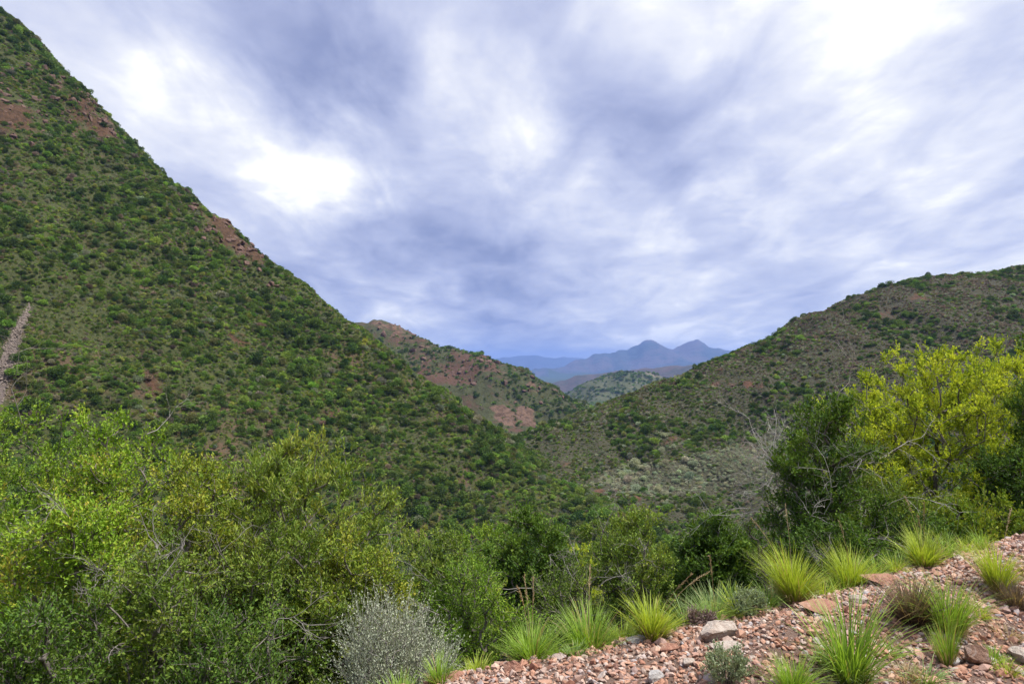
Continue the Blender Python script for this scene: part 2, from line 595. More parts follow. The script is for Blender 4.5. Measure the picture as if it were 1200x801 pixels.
def rock_mask(x, y):
    m = np.zeros(x.shape)
    for key in ('rockA', 'rockC', 'rockB'):
        for p, r, k in MARK[key]:
            m = np.maximum(m, k * np.exp(-((x - p[0]) ** 2 + (y - p[1]) ** 2) / (2 * r * r)))
    return m


def scree_mask(x, y):
    d, u = seg_dist(x, y, *MARK['scree'])
    return np.clip(1.2 - d / (0.5 + 1.7 * u), 0, 1)


NAMES = ['near_slope'] + list(RIDGES.keys())


def build_terrain():
    ang = np.concatenate([np.linspace(-43, 43, 490), np.linspace(43, 317, 70)[1:-1]])
    ang = np.radians(ang)
    rr = np.concatenate([np.exp(np.linspace(math.log(1.0), math.log(22), 110, endpoint=False)),
                         np.exp(np.linspace(math.log(22), math.log(1000), 290, endpoint=False)),
                         np.exp(np.linspace(math.log(1000), math.log(19000), 130))])
    A, Rr = np.meshgrid(ang, rr, indexing='ij')
    X, Y = Rr * np.sin(A), Rr * np.cos(A)
    Z, own = height_all(X.ravel(), Y.ravel())
    rk = rock_mask(X.ravel(), Y.ravel())
    sc = scree_mask(X.ravel(), Y.ravel())
    # broken ledges where rock is bare
    Z = Z + np.clip(rk - 0.3, 0, 1) * np.clip(Rr.ravel() / 250, 0, 1.5) * 2.6 * fbm(X.ravel(), Y.ravel(), 9.0, 3, 77, ridged=True)
    na, nr = A.shape
    V = np.stack([X.ravel(), Y.ravel(), Z], 1)
    i = np.arange(na)
    j = np.arange(nr - 1)
    I, J = np.meshgrid(i, j, indexing='ij')
    I2 = (I + 1) % na
    q = np.stack([I * nr + J, I * nr + J + 1, I2 * nr + J + 1, I2 * nr + J], -1).reshape(-1, 4)
    q = q[:, ::-1]
    fo = own[q[:, 0]]
    t = edge_t(V[q[:, 0], 0], V[q[:, 0], 1])
    rad = np.hypot(V[q[:, 0], 0], V[q[:, 0], 1])
    fo = np.where((fo == 0) & (t < 0.12) & (rad < 60), 100, fo)
    mats = {
        0: terrain_mat('slope_soil', (0.10, 0.065, 0.042), (0.035, 0.05, 0.015), (0.30, 0.16, 0.10), 0.9, 0.12, 0.3, 2.5),
        1: terrain_mat('steep_hill_soil', (0.105, 0.072, 0.044), (0.042, 0.050, 0.018), (0.13, 0.066, 0.042), 0.75, 0.035, 0.8, 0.9, (0.075, 0.080, 0.030)),
        2: terrain_mat('brown_hill_soil', (0.10, 0.070, 0.050), (0.048, 0.046, 0.027), (0.17, 0.085, 0.052), 0.9, 0.035, 0.8, 0.8, (0.070, 0.066, 0.042)),
        3: terrain_mat('red_ridge_soil', (0.090, 0.052, 0.036), (0.042, 0.045, 0.02), (0.20, 0.12, 0.088), 0.62, 0.014, 2.0, 0.25),
        4: terrain_mat('red_shoulder_soil', (0.11, 0.06, 0.042), (0.055, 0.042, 0.028), (0.20, 0.10, 0.07), 0.35, 0.012, 2.0, 0.2),
        5: terrain_mat('middle_hill_soil', (0.26, 0.20, 0.15), (0.055, 0.065, 0.03), (0.3, 0.2, 0.15), 0.75, 0.006, 4.0, 0.06, (0.09, 0.095, 0.05)),
        6: terrain_mat('brown_range_soil', (0.085, 0.065, 0.055), (0.045, 0.045, 0.035), (0.3, 0.2, 0.15), 0.5, 0.003, 8.0, 0.03),
        7: terrain_mat('far_mountain_rock', (0.10, 0.085, 0.08), (0.04, 0.05, 0.045), (0.3, 0.25, 0.2), 0.55, 0.0016, 30.0, 0.012),
        8: terrain_mat('distant_range_rock', (0.08, 0.08, 0.08), (0.05, 0.055, 0.05), (0.3, 0.25, 0.2), 0.5, 0.0008, 40.0, 0.006),
        100: terrain_mat('gravel_bed', (0.20, 0.115, 0.078), (0.24, 0.16, 0.115), (0.30, 0.16, 0.10), 0.5, 1.2, 0.02, 45.0, chips=True),
    }
    labs = {0: ('near_slope', 'bushy near slope falling from the gravel verge to the valley'),
            1: ('steep_hill', 'steep green bush-covered hill with red rock outcrops along its spur'),
            2: ('brown_hill', 'rounded brown hill dotted with dark shrubs across the valley'),
            3: ('red_ridge', 'green ridge with bare red-brown crest and two erosion scars'),
            4: ('red_shoulder', 'reddish shoulder behind the red-crested ridge'),
            5: ('middle_hill', 'small rounded speckled hill in the valley gap'),
            6: ('brown_range', 'low purple-brown range in front of the blue mountain'),
            7: ('far_mountain', 'hazy blue twin-peaked mountain beyond the valley'),
            8: ('distant_range', 'pale blue farthest range on the skyline'),
            100: ('gravel_verge', 'verge of loose red-brown gravel along the road edge')}
    objs = {}
    for key, (nm, lab) in labs.items():
        f = q[fo == key]
        if not len(f):
            continue
        used, inv = np.unique(f.ravel(), return_inverse=True)
        me = mesh_np(nm, V[used], inv.reshape(-1, 4), mats[key], True, {'rock': rk[used], 'scree': sc[used]})
        o = add_obj(nm, me)
        set_props(o, lab, 'ground' if key in (0, 100) else 'hill', None, 'structure')
        objs[key] = o
    return objs


TER = build_terrain()

# ---------------------------------------------------------------- leaf / branch builders
def leaf_quads(rng, pos, dirv, length, width, fold=0.25):
    """folded pointed leaves: 4 vertices, 2 triangles each"""
    n = len(pos)
    up = norm(rng.normal(size=(n, 3)) * 0.75 + np.array([0, 0, 0.9]))
    side = norm(np.cross(dirv, up))
    nor = np.cross(side, dirv)
    L = (length * rng.uniform(0.65, 1.25, n))[:, None]
    W = (width * rng.uniform(0.7, 1.2, n))[:, None]
    v0 = pos
    v1 = pos + dirv * L * 0.48 + side * W * 0.5 + nor * W * fold
    v2 = pos + dirv * L
    v3 = pos + dirv * L * 0.48 - side * W * 0.5 + nor * W * fold
    V = np.stack([v0, v1, v2, v3], 1).reshape(-1, 3)
    b = np.arange(n)[:, None] * 4
    F = np.concatenate([b + np.array([[0, 1, 2]]), b + np.array([[0, 2, 3]])], 1).reshape(-1, 3)
    return V, F


def tubes(P0, P1, r0, r1, sides=5):
    """frustum for each edge"""
    d = norm(P1 - P0)
    ref = np.where(np.abs(d[:, 2:3]) < 0.9, np.array([[0, 0, 1.0]]), np.array([[1.0, 0, 0]]))
    u = norm(np.cross(d, ref))
    v = np.cross(d, u)
    a = np.arange(sides) / sides * 2 * np.pi
    ca, sa = np.cos(a), np.sin(a)
    ring = u[:, None, :] * ca[None, :, None] + v[:, None, :] * sa[None, :, None]
    A = P0[:, None, :] + ring * r0[:, None, None]
    B = P1[:, None, :] + ring * r1[:, None, None]
    V = np.concatenate([A, B], 1).reshape(-1, 3)
    n = len(P0)
    base = np.arange(n)[:, None, None] * (2 * sides)
    k = np.arange(sides)
    k2 = (k + 1) % sides
    f = np.stack([k, k2, k2 + sides, k + sides], 1)[None]
    F = (base + f).reshape(-1, 4)
    return V, F


def grow(rng, H, lobes, ncl, nstem, spread, base_h=0.12, tip_r=0.004, pipe=0.47, gap=0.0, wob=0.10):
    """branch skeleton reaching spray positions scattered through the crown lobes.
    returns nodes, parent, radius, spray node ids"""
    # spray positions
    pts = []
    vol = np.array([(l[3] * l[4] * l[5]) ** 0.7 for l in lobes])
    vol = vol / vol.sum()
    so = rng.uniform(0, 100, 3)
    while len(pts) < ncl:
        l = lobes[rng.choice(len(lobes), p=vol)]
        u = norm(rng.normal(size=3) + np.array([0, 0, 0.35])) * rng.uniform(0.12, 1.0) ** 0.45
        p = np.array([l[0], l[1], l[2]]) + u * np.array([l[3], l[4], l[5]])
        if p[2] < min(0.10, 0.08 * H):
            continue
        if gap > 0:
            s = 1.6 / max(l[3], 0.3)
            g = perlin(np.array([p[0] * s + so[0] + p[2] * 0.7 * s]), np.array([p[1] * s + so[1] - p[2] * s]), 8)[0]
            if g < gap - 0.5:
                continue
        pts.append(p)
    pts = np.array(pts)
    nodes = [np.array([0, 0, -0.12])]
    par = [-1]
    for s in range(nstem):
        a = rng.uniform(0, 2 * np.pi)
        b0 = np.array([math.cos(a), math.sin(a), 0]) * rng.uniform(0.02, 0.10) * spread
        top = np.array([math.cos(a) * spread * rng.uniform(0.15, 0.6), math.sin(a) * spread * rng.uniform(0.15, 0.6), H * rng.uniform(0.4, 0.62)])
        prev = 0
        for k in range(1, 6):
            f = k / 5
            p = b0 * (1 - f) + top * f + rng.normal(size=3) * wob * 0.35 * H * 0.3 * (k < 5)
            p[2] = max(p[2], min(0.05, 0.1 * H))
            nodes.append(p)
            par.append(prev)
            prev = len(nodes) - 1
    order = np.argsort(np.linalg.norm(pts - np.array([0, 0, H * 0.35]), axis=1))
    ends = []
    arr = np.zeros((len(nodes) + ncl * 4 + 8, 3))
    arr[:len(nodes)] = nodes
    cnt = len(nodes)
    hd = np.zeros(len(arr))
    for i in range(1, cnt):
        hd[i] = hd[par[i]] + np.linalg.norm(arr[i] - arr[par[i]])
    for oi in order:
        p = pts[oi]
        d = np.linalg.norm(arr[1:cnt] - p, axis=1) * 1.0 + 0.35 * hd[1:cnt] + 0.9 * np.maximum(arr[1:cnt, 2] - p[2], 0)
        j = int(np.argmin(d)) + 1
        q = arr[j]
        seg = p - q
        L = np.linalg.norm(seg)
        prev = j
        m = 3 if L > 0.25 else 2
        bow = np.array([0, 0, -0.12 * L]) + rng.normal(size=3) * wob * L
        for k in range(1, m + 1):
            f = k / m
            pp = q + seg * f + bow * 4 * f * (1 - f) * 0.6
            arr[cnt] = pp
            par.append(prev)
            hd[cnt] = hd[prev] + np.linalg.norm(pp - arr[prev])
            prev = cnt
            cnt += 1
        ends.append(prev)
    arr = arr[:cnt]
    par = np.array(par)
    c = np.zeros(cnt)
    c[ends] = 1
    for i in range(cnt - 1, 0, -1):
        c[par[i]] += c[i]
    rad = tip_r * np.maximum(c, 1) ** pipe
    return arr, par, rad, np.array(ends)


def tree(name, rng, loc, H, lobes, leafm, barkm=None, ncl=220, nstem=4, spread=1.0, twigs=6, per=7, twlen=0.17, ll=0.05, lw=0.022,
         upward=0.4, droop=0.0, gap=0.35, bare=0.0, dead=0, deadm=None, label='', cat='shrub', group=None, deadlen=0.8, tip_r=0.004, deadz=0.5):
    """shrub or small tree: trunk (stems, limbs, twigs), crown (leaves), dead_branch parts"""
    root = empty(name, loc)
    set_props(root, label, cat, group)
    arr, par, rad, ends = grow(rng, H, lobes, ncl, nstem, spread, gap=gap, tip_r=tip_r)
    i = np.arange(1, len(arr))
    p0, p1 = arr[par[i]], arr[i]
    r1 = rad[i]
    r0 = np.minimum(rad[par[i]], r1 * 1.7)
    big = r1 > tip_r * 1.9
    Vb, Fb = tubes(p0[big], p1[big], r0[big], r1[big], 6)
    Vs, Fs = tubes(p0[~big], p1[~big], r0[~big], r1[~big], 4)
    # leafy twiglets
    keep = rng.uniform(size=len(ends)) >= bare
    tips = arr[ends]
    tdir = norm(arr[ends] - arr[par[ends]])
    cen = np.array([lobes[0][0], lobes[0][1], H * 0.35])
    outd = norm(tips - cen)
    n = len(tips)
    T = np.repeat(np.arange(n), twigs)
    td = norm(tdir[T] * 0.45 + outd[T] * 0.5 + np.array([0, 0, upward]) + rng.normal(size=(len(T), 3)) * 0.75)
    tb = tips[T] - tdir[T] * rng.uniform(0, 0.8, len(T))[:, None] * twlen * 0.9 + rng.normal(size=(len(T), 3)) * twlen * 0.18
    tl = twlen * rng.uniform(0.5, 1.3, len(T))
    pm = rng.permutation(len(T))
    T, td, tb, tl = T[pm], td[pm], tb[pm], tl[pm]
    Vt, Ft = tubes(tb, tb + td * tl[:, None] + np.array([0, 0, -droop]) * tl[:, None], np.full(len(T), tip_r * 0.7), np.full(len(T), tip_r * 0.3), 3)
    Ft = Ft[:len(Ft) // 2]
    Vt = Vt[:len(Vt) // 2]
    vs, fs, o = [], [], 0
    for V_, F_ in ((Vb, Fb), (Vs, Fs), (Vt, Ft)):
        vs.append(V_)
        fs.append(F_ + o)
        o += len(V_)
    me = mesh_np('trunk', np.concatenate(vs), np.concatenate(fs), barkm or M_BARK, True)
    add_obj('trunk', me, root)
    # leaves
    kt = keep[T]
    T2 = T[kt]
    tb, td, tl = tb[kt], td[kt], tl[kt]
    Lx = np.repeat(np.arange(len(T2)), per)
    f = (np.tile(np.arange(per), len(T2)) + rng.uniform(0, 1, len(Lx))) / per
    lp = tb[Lx] + td[Lx] * (tl[Lx] * f)[:, None] + np.array([0, 0, -1]) * (droop * tl[Lx] * f * f)[:, None]
    ld = norm(td[Lx] * 0.7 + np.array([0, 0, upward * 0.6]) + rng.normal(size=(len(Lx), 3)) * 0.6)
    V, F = leaf_quads(rng, lp, ld, ll * 0.92, lw * 1.12)
    crn = rng.uniform(size=n)
    # sprays of one branch share their age: smooth over neighbours
    crn = np.clip(0.55 * crn + 0.45 * (0.5 + 0.8 * perlin(tips[:, 0] * 1.7 + 5, tips[:, 2] * 1.7 + tips[:, 1], 3)), 0, 1)
    rnd = np.repeat(rng.uniform(size=len(Lx)), 4)
    crnd = np.repeat(crn[T2[Lx]], 4)
    me = mesh_np('crown', V, F, leafm, False, {'rnd': rnd, 'crnd': crnd})
    add_obj('crown', me, root)
    for k in range(dead):
        dead_branch(rng, root, lobes, H, deadlen, deadm or M_DEAD, deadz)
    return root


def twig_mesh(rng, length, r, levels=3, spreadang=0.7, kids=4, name='dead_branch', mat=None):
    """bare forked branch"""
    P0, P1, R0, R1 = [], [], [], []

    def go(p, d, L, r, lev):
        seg = 4
        pts = [p]
        for k in range(seg):
            d = norm(d + rng.normal(size=3) * 0.22)
            p = p + d * L / seg
            pts.append(p)
        for k in range(seg):
            P0.append(pts[k])
            P1.append(pts[k + 1])
            R0.append(r * (1 - 0.6 * k / seg))
            R1.append(r * (1 - 0.6 * (k + 1) / seg))
        if lev > 0:
            for c in range(kids):
                k = rng.integers(1, seg + 1)
                dd = norm(d + rng.normal(size=3) * spreadang)
                go(pts[k], dd, L * rng.uniform(0.35, 0.65), r * 0.5, lev - 1)
    go(np.zeros(3), np.array([0, 0, 1.0]), length, r, levels)
    V, F = tubes(np.array(P0), np.array(P1), np.array(R0), np.array(R1), 4)
    return mesh_np(name, V, F, mat or M_DEAD, True)


def dead_branch(rng, root, lobes, H, L, mat, zf=0.5):
    l = lobes[rng.integers(len(lobes))]
    u = norm(rng.normal(size=3) * np.array([1, 1, 0.6]) + np.array([0, -0.5, 0.3]))
    p = np.array(l[:3]) + u * np.array(l[3:6]) * rng.uniform(0.45, 0.75)
    p[2] = max(p[2], 0.15)
    d = Vector(norm(u + np.array([0, 0, zf]) + rng.normal(size=3) * 0.4))
    me = twig_mesh(rng, L * rng.uniform(0.5, 1.0), 0.0055, 2, 0.7, 5, mat=mat)
    o = add_obj('dead_branch', me, root, tuple(p), d.to_track_quat('Z', 'Y').to_euler())
    return o


# ---------------------------------------------------------------- hillside scrub
def shrub_mesh(rng, nleaf, size, flat=0.75, nl=7, name='shrub'):
    """rounded scrub bush of unit radius made of leaf sprays, base at z = 0"""
    lob = norm(rng.normal(size=(nl, 3))) * rng.uniform(0.2, 0.62, (nl, 1))
    lob[:, 2] = np.abs(lob[:, 2]) * 0.9 + 0.28
    lr = rng.uniform(0.28, 0.52, nl)
    w_ = lr ** 2 / (lr ** 2).sum()
    k = rng.choice(nl, nleaf, p=w_)
    u = norm(rng.normal(size=(nleaf, 3)))
    rad = rng.uniform(0.45, 1.08, nleaf) ** 0.6
    p = lob[k] + u * (lr[k] * rad)[:, None]
    p[:, 2] = np.abs(p[:, 2]) * flat
    d = norm(u + rng.normal(size=(nleaf, 3)) * 0.6 + np.array([0, 0, 0.35]))
    V, F = leaf_quads(rng, p, d, size, size * 0.75, 0.2)
    rnd = np.repeat(np.clip(0.5 * rng.uniform(size=nleaf) + 0.5 * rng.uniform(size=nl)[k], 0, 1), 4)
    return mesh_np(name, V, F, M_SCRUB, False, {'rnd': rnd})


rs = np.random.default_rng(11)
SHRUBS = [shrub_mesh(rs, 700, 0.17, f, n) for f, n in ((0.8, 7), (0.95, 9), (0.65, 8), (0.85, 12), (0.72, 6), (1.1, 8))]
SHRUBS_LOW = [shrub_mesh(rs, 160, 0.30, f, n) for f, n in ((0.8, 6), (0.65, 8), (0.9, 5))]
# bare, twiggy bush
proto_col = bpy.data.collections.new('scrub_models')
proto_low = bpy.data.collections.new('scrub_models_low')
for i, me in enumerate(SHRUBS):
    proto_col.objects.link(bpy.data.objects.new('scrub_%s' % 'abcdef'[i], me))
for i, me in enumerate(SHRUBS_LOW):
    proto_low.objects.link(bpy.data.objects.new('scrub_low_%s' % 'abc'[i], me))


def scatter_group(collection):
    ng = bpy.data.node_groups.new('scatter_' + collection.name, 'GeometryNodeTree')
    ng.interface.new_socket('Geometry', in_out='INPUT', socket_type='NodeSocketGeometry')
    ng.interface.new_socket('Geometry', in_out='OUTPUT', socket_type='NodeSocketGeometry')
    gi = ng.nodes.new('NodeGroupInput')
    go = ng.nodes.new('NodeGroupOutput')
    ci = ng.nodes.new('GeometryNodeCollectionInfo')
    ci.inputs['Collection'].default_value = collection
    ci.inputs['Separate Children'].default_value = True
    ci.inputs['Reset Children'].default_value = True
    ip = ng.nodes.new('GeometryNodeInstanceOnPoints')
    ip.inputs['Pick Instance'].default_value = True

    def nattr(nm, ty):
        nd = ng.nodes.new('GeometryNodeInputNamedAttribute')
        nd.data_type = ty
        nd.inputs['Name'].default_value = nm
        return nd.outputs[0]
    ng.links.new(gi.outputs[0], ip.inputs['Points'])
    ng.links.new(ci.outputs[0], ip.inputs['Instance'])
    ng.links.new(nattr('vi', 'INT'), ip.inputs['Instance Index'])
    ng.links.new(nattr('rot', 'FLOAT_VECTOR'), ip.inputs['Rotation'])
    ng.links.new(nattr('scl', 'FLOAT_VECTOR'), ip.inputs['Scale'])
    ng.links.new(ip.outputs[0], go.inputs[0])
    return ng


NG = {}


def scatter(name, collection, pts, rot, scl, vi, tint, label, cat):
    me = bpy.data.meshes.new(name)
    me.vertices.add(len(pts))
    me.vertices.foreach_set('co', np.ascontiguousarray(pts, np.float32).ravel())
    for nm, ty, key, v in (('rot', 'FLOAT_VECTOR', 'vector', rot), ('scl', 'FLOAT_VECTOR', 'vector', scl)):
        a = me.attributes.new(nm, ty, 'POINT')
        a.data.foreach_set(key, np.ascontiguousarray(v, np.float32).ravel())
    a = me.attributes.new('vi', 'INT', 'POINT')
    a.data.foreach_set('value', np.ascontiguousarray(vi, np.int32))
    if tint is not None:
        a = me.attributes.new('tint', 'FLOAT_COLOR', 'POINT')
        a.data.foreach_set('color', np.ascontiguousarray(np.concatenate([tint, np.ones((len(tint), 1))], 1), np.float32).ravel())
    me.update()
    o = add_obj(name, me)
    if collection.name not in NG:
        NG[collection.name] = scatter_group(collection)
    md = o.modifiers.new('scatter', 'NODES')
    md.node_group = NG[collection.name]
    set_props(o, label, cat, None, 'stuff')
    return o


G_DARK = np.array([0.036, 0.060, 0.014])
G_MID = np.array([0.066, 0.105, 0.019])
G_BRIGHT = np.array([0.112, 0.165, 0.028])
G_OLIVE = np.array([0.085, 0.095, 0.032])
G_GREY = np.array([0.115, 0.125, 0.085])
G_DRY = np.array([0.115, 0.090, 0.068])
G_YEL = np.array([0.150, 0.170, 0.035])
PAL = 2.1 * np.stack([G_DARK, G_MID, G_BRIGHT, G_OLIVE, G_GREY, G_DRY, G_YEL])


def sample_region(rng, n, px0, px1, d0, d1, own_ids, slack=80):
    """random ground points in a wedge of view, evenly spread over the ground"""
    d = np.sqrt(rng.uniform(d0 * d0, d1 * d1, n))
    px = rng.uniform(px0 - slack, px1 + slack, n)
    x = (px - CX) / FPX * d
    z, own = height_all(x, d)
    ok = np.isin(own, own_ids)
    return x[ok], d[ok], z[ok], own[ok]


HILL = {1: 'steep_hill', 2: 'brown_hill', 3: 'red_ridge', 4: 'red_shoulder', 5: 'middle_hill', 0: 'near_slope'}
grey_c = [(hit(800, 560), 22, 9), (hit(870, 540), 22, 10), (hit(740, 560), 10, 8), (hit(960, 500), 15, 8)]


def scrub_points(rng):
    """all hillside shrubs: positions, radius, colour"""
    out = []
    # (landform ids, px range, depth range, count, radius range, palette weights, cover threshold)
    specs = [
        ((1,), -60, 760, 100, 345, 66000, (0.40, 1.15), (0.15, 0.35, 0.16, 0.17, 0.07, 0.05, 0.05), -0.55),
        ((1,), -60, 760, 100, 345, 9500, (1.2, 2.1), (0.42, 0.36, 0.07, 0.08, 0.05, 0.02, 0.0), -0.35),
        ((1,), -60, 760, 100, 345, 3200, (1.7, 2.9), (0.5, 0.42, 0.02, 0.06, 0.0, 0.0, 0.0), 0.12),
        ((2,), 520, 1300, 120, 380, 1600, (1.6, 2.6), (0.5, 0.42, 0.02, 0.06, 0.0, 0.0, 0.0), 0.12),
        ((2,), 520, 1300, 120, 380, 60000, (0.3, 0.85), (0.12, 0.24, 0.10, 0.24, 0.14, 0.15, 0.01), -0.6),
        ((2,), 520, 1300, 120, 380, 13000, (0.9, 1.9), (0.38, 0.38, 0.08, 0.10, 0.06, 0.0, 0.0), -0.05),
        ((0,), -60, 1260, 14, 230, 15000, (0.4, 1.2), (0.22, 0.36, 0.14, 0.16, 0.08, 0.03, 0.01), -0.6),
        ((0,), -60, 1260, 16, 230, 5200, (1.1, 2.2), (0.42, 0.38, 0.10, 0.08, 0.02, 0.0, 0.0), -0.4),
        ((3, 4), 330, 720, 330, 920, 34000, (0.8, 1.8), (0.38, 0.34, 0.04, 0.16, 0.04, 0.04, 0.0), -0.15),
        ((3, 4), 330, 720, 330, 760, 6000, (1.8, 3.2), (0.50, 0.36, 0.02, 0.10, 0.02, 0.0, 0.0), -0.05),
        ((5,), 620, 860, 1150, 1700, 9000, (2.2, 5.0), (0.50, 0.34, 0.0, 0.14, 0.02, 0.0, 0.0), -0.12),
        ((1,), -60, 760, 100, 345, 190000, (0.25, 0.6), (0.08, 0.28, 0.22, 0.22, 0.08, 0.06, 0.06), -0.9),
        ((2,), 520, 1300, 120, 380, 110000, (0.20, 0.48), (0.05, 0.16, 0.07, 0.26, 0.14, 0.30, 0.02), -0.9),
    ]
    for ids, a, b, d0, d1, n, (r0, r1), wts, th in specs:
        x, y, z, own = sample_region(rng, n, a, b, d0, d1, ids)
        m = rng.uniform(size=len(x))
        cov = fbm(x, y, 26.0 if d1 < 400 else 90.0, 4, 61) + 0.35 * (m - 0.5)
        for hid in (1, 2):
            if hid in ids:
                g_ = gully(hid - 1, x, y)
                cov = cov - 0.30 * (g_ - 0.2) * (1.0 if r1 > 0.9 else 0.4)
        ok = cov > th
        ok &= rock_mask(x, y) < 0.25 + 0.75 * m
        ok &= scree_mask(x, y) < 0.12
        if 3 in ids:      # bare red crest: thin out near the top
            zr = ridge_z(RIDGES['red_ridge'], x, y)
            ok &= (z < 18 + 30 * (m - 0.5)) | (m < 0.30)
        x, y, z, own = x[ok], y[ok], z[ok], own[ok]
        rad = (r0 + (r1 - r0) * rng.uniform(size=len(x)) ** 1.6) * np.clip(1 + 0.55 * fbm(x, y, 18.0, 3, 88), 0.6, 1.5)
        k = rng.choice(7, len(x), p=np.array(wts) / sum(wts))
        if 2 in ids:
            for p, sx, sy in grey_c:
                g = np.exp(-((x - p[0]) / sx) ** 2 - ((y - p[1]) / sy) ** 2)
                k = np.where((g > 0.35) & (rng.uniform(size=len(x)) < 0.8), 4, k)
            # dry upper slope, greener foot
            dry = (z > 4 + 14 * rng.normal(size=len(x))) & (rad < 0.85) & (rng.uniform(size=len(x)) < 0.55)
            k = np.where(dry, 5, k)
            wet = (z < -12 + 8 * rng.normal(size=len(x))) & (k == 5) & (rng.uniform(size=len(x)) < 0.7)
            k = np.where(wet, rng.choice([0, 1, 3], len(x)), k)
        tone = 1 + 0.35 * fbm(x, y, 14.0, 3, 71)
        tint = PAL[k] * (rng.uniform(0.75, 1.3, len(x)) * tone)[:, None] * (1 + rng.normal(size=(len(x), 3)) * 0.06)
        gm = np.where(k == 4, 1.5 if 2 in ids else 1.0, 1.0)[:, None]
        tint = np.clip(tint * gm, 0.01, 0.5)
        out.append((x, y, z, own, rad, k, tint))
    return [np.concatenate([o[i] for o in out]) for i in range(7)]


def visible(x, y, z, own):
    """rough test: is the top of a shrub in front of the terrain seen from the camera"""
    vis = np.ones(len(x), bool)
    for f in np.linspace(0.1, 0.985, 45):
        hh = height(x * f, y * f)
        vis &= (z + 1.0) * f > hh
    return vis


rng = np.random.default_rng(4)
sx, sy, sz, sown, srad, sk, stint = scrub_points(rng)
ppx = CX + sx / sy * FPX
ppy = CY - sz / sy * FPX
# uncovered part of the picture where the hills show over the near bushes
top_of_bush = np.interp(ppx, [0, 150, 230, 300, 400, 470, 560, 700, 800, 880, 900, 1000, 1060, 1200], [470, 480, 510, 500, 545, 590, 600, 600, 600, 590, 520, 470, 405, 400])
free = (ppx > 2) & (ppx < 1198) & (ppy < top_of_bush) & (ppy > 5)
app = srad / sy
cand = np.where(free & (app > np.quantile(app[free], 0.90)))[0]
cand = cand[visible(sx[cand], sy[cand], sz[cand], sown[cand])]
cand = cand[np.argsort(-app[cand])]
# spread over both hills
single = []
for ids, n in (((1,), 170), ((2,), 70), ((0,), 30), ((3,), 28)):
    c = [i for i in cand if sown[i] in ids] or []
    if len(c) < n:
        c2 = np.where(free & np.isin(sown, ids))[0]
        c2 = c2[np.argsort(-app[c2])][:n * 6]
        c2 = c2[visible(sx[c2], sy[c2], sz[c2], sown[c2])]
        c = list(c2)
    single += list(c[:n])
single = np.array(single)
KN = ['dark green', 'mid green', 'bright green', 'olive green', 'grey-green', 'dry grey-brown', 'yellow-green']
WH = {0: 'at the bottom of the valley', 1: 'on the steep green hill', 2: 'on the rounded brown hill', 3: 'on the red-crested ridge'}
rr_ = np.random.default_rng(8)
for i in single:
    me = SHRUBS[rr_.integers(len(SHRUBS))]
    o = add_obj('hillside_shrub', me, None, (sx[i], sy[i], sz[i] - 0.12 * srad[i]), (0, 0, rr_.uniform(0, 6.28)), tuple(srad[i] * np.array([1.0, 1.0, rr_.uniform(0.85, 1.15)])))
    o['tint'] = [float(q) for q in stint[i]] + [1.0]
    kn, wh = KN[int(sk[i])], WH[int(sown[i])]
    where = wh
    if sown[i] == 1:
        best = 14.0
        for p, r_, k_ in MARK['rockA'][:13]:
            q = math.hypot(sx[i] - p[0], sy[i] - p[1])
            if q < best:
                best, where = q, 'beside red rock on the steep green hill'
        if seg_dist(np.array([sx[i]]), np.array([sy[i]]), *MARK['scree'])[0][0] < 14:
            where = 'beside the grey scree strip on the steep hill'
        elif sz[i] < -25:
            where = 'at the foot of the steep green hill'
    if sown[i] == 2:
        for p, sx_, sy_ in grey_c:
            if math.hypot(sx[i] - p[0], sy[i] - p[1]) < 20:
                where = 'among grey bushes on the rounded brown hill'
        for p, r_, k_ in MARK['rockC']:
            if math.hypot(sx[i] - p[0], sy[i] - p[1]) < 10:
                where = 'beside bare orange ground on the brown hill'
    sizew = 'large' if srad[i] > 1.75 else 'medium' if srad[i] > 1.35 else 'small'
    set_props(o, '%s rounded %s shrub %s' % (sizew, kn, where), 'shrub', '%s shrubs %s' % (kn, wh))
rest = np.ones(len(sx), bool)
rest[single] = False
for hid, nm, lab in ((1, 'hillside_scrub', 'dense mixed green scrub covering the steep hill'), (2, 'hillside_scrub', 'scattered scrub and grey bushes on the brown hill'),
                     (0, 'valley_scrub', 'thick green scrub filling the valley below the verge'), (3, 'ridge_scrub', 'dark scrub on the red-crested ridge'),
                     (4, 'ridge_scrub', 'sparse scrub on the reddish shoulder'), (5, 'hill_scrub', 'dark speckled bush on the small middle hill')):
    m = rest & (sown == hid)
    n = int(m.sum())
    if not n:
        continue
    pts = np.stack([sx[m], sy[m], sz[m] - 0.12 * srad[m]], 1)
    rot = np.stack([rr_.normal(size=n) * 0.12, rr_.normal(size=n) * 0.12, rr_.uniform(0, 6.28, n)], 1)
    sc = srad[m][:, None] * np.stack([rr_.uniform(0.85, 1.15, n), rr_.uniform(0.85, 1.15, n), rr_.uniform(0.8, 1.2, n)], 1)
    tiny = (srad[m] < 0.6) & (hid in (1, 2))
    low = hid in (3, 4, 5)
    for sel, lo, nm2, lab2 in ((~tiny, low, nm, lab), (tiny, True, 'tussock_cover', 'low tussocks and small herbs between the shrubs ' + WH.get(hid, ''))):
        if sel.any():
            scatter(nm2, proto_low if lo else proto_col, pts[sel], rot[sel], sc[sel], rr_.integers(0, 3 if lo else 6, int(sel.sum())), stint[m][sel], lab2, 'scrub')

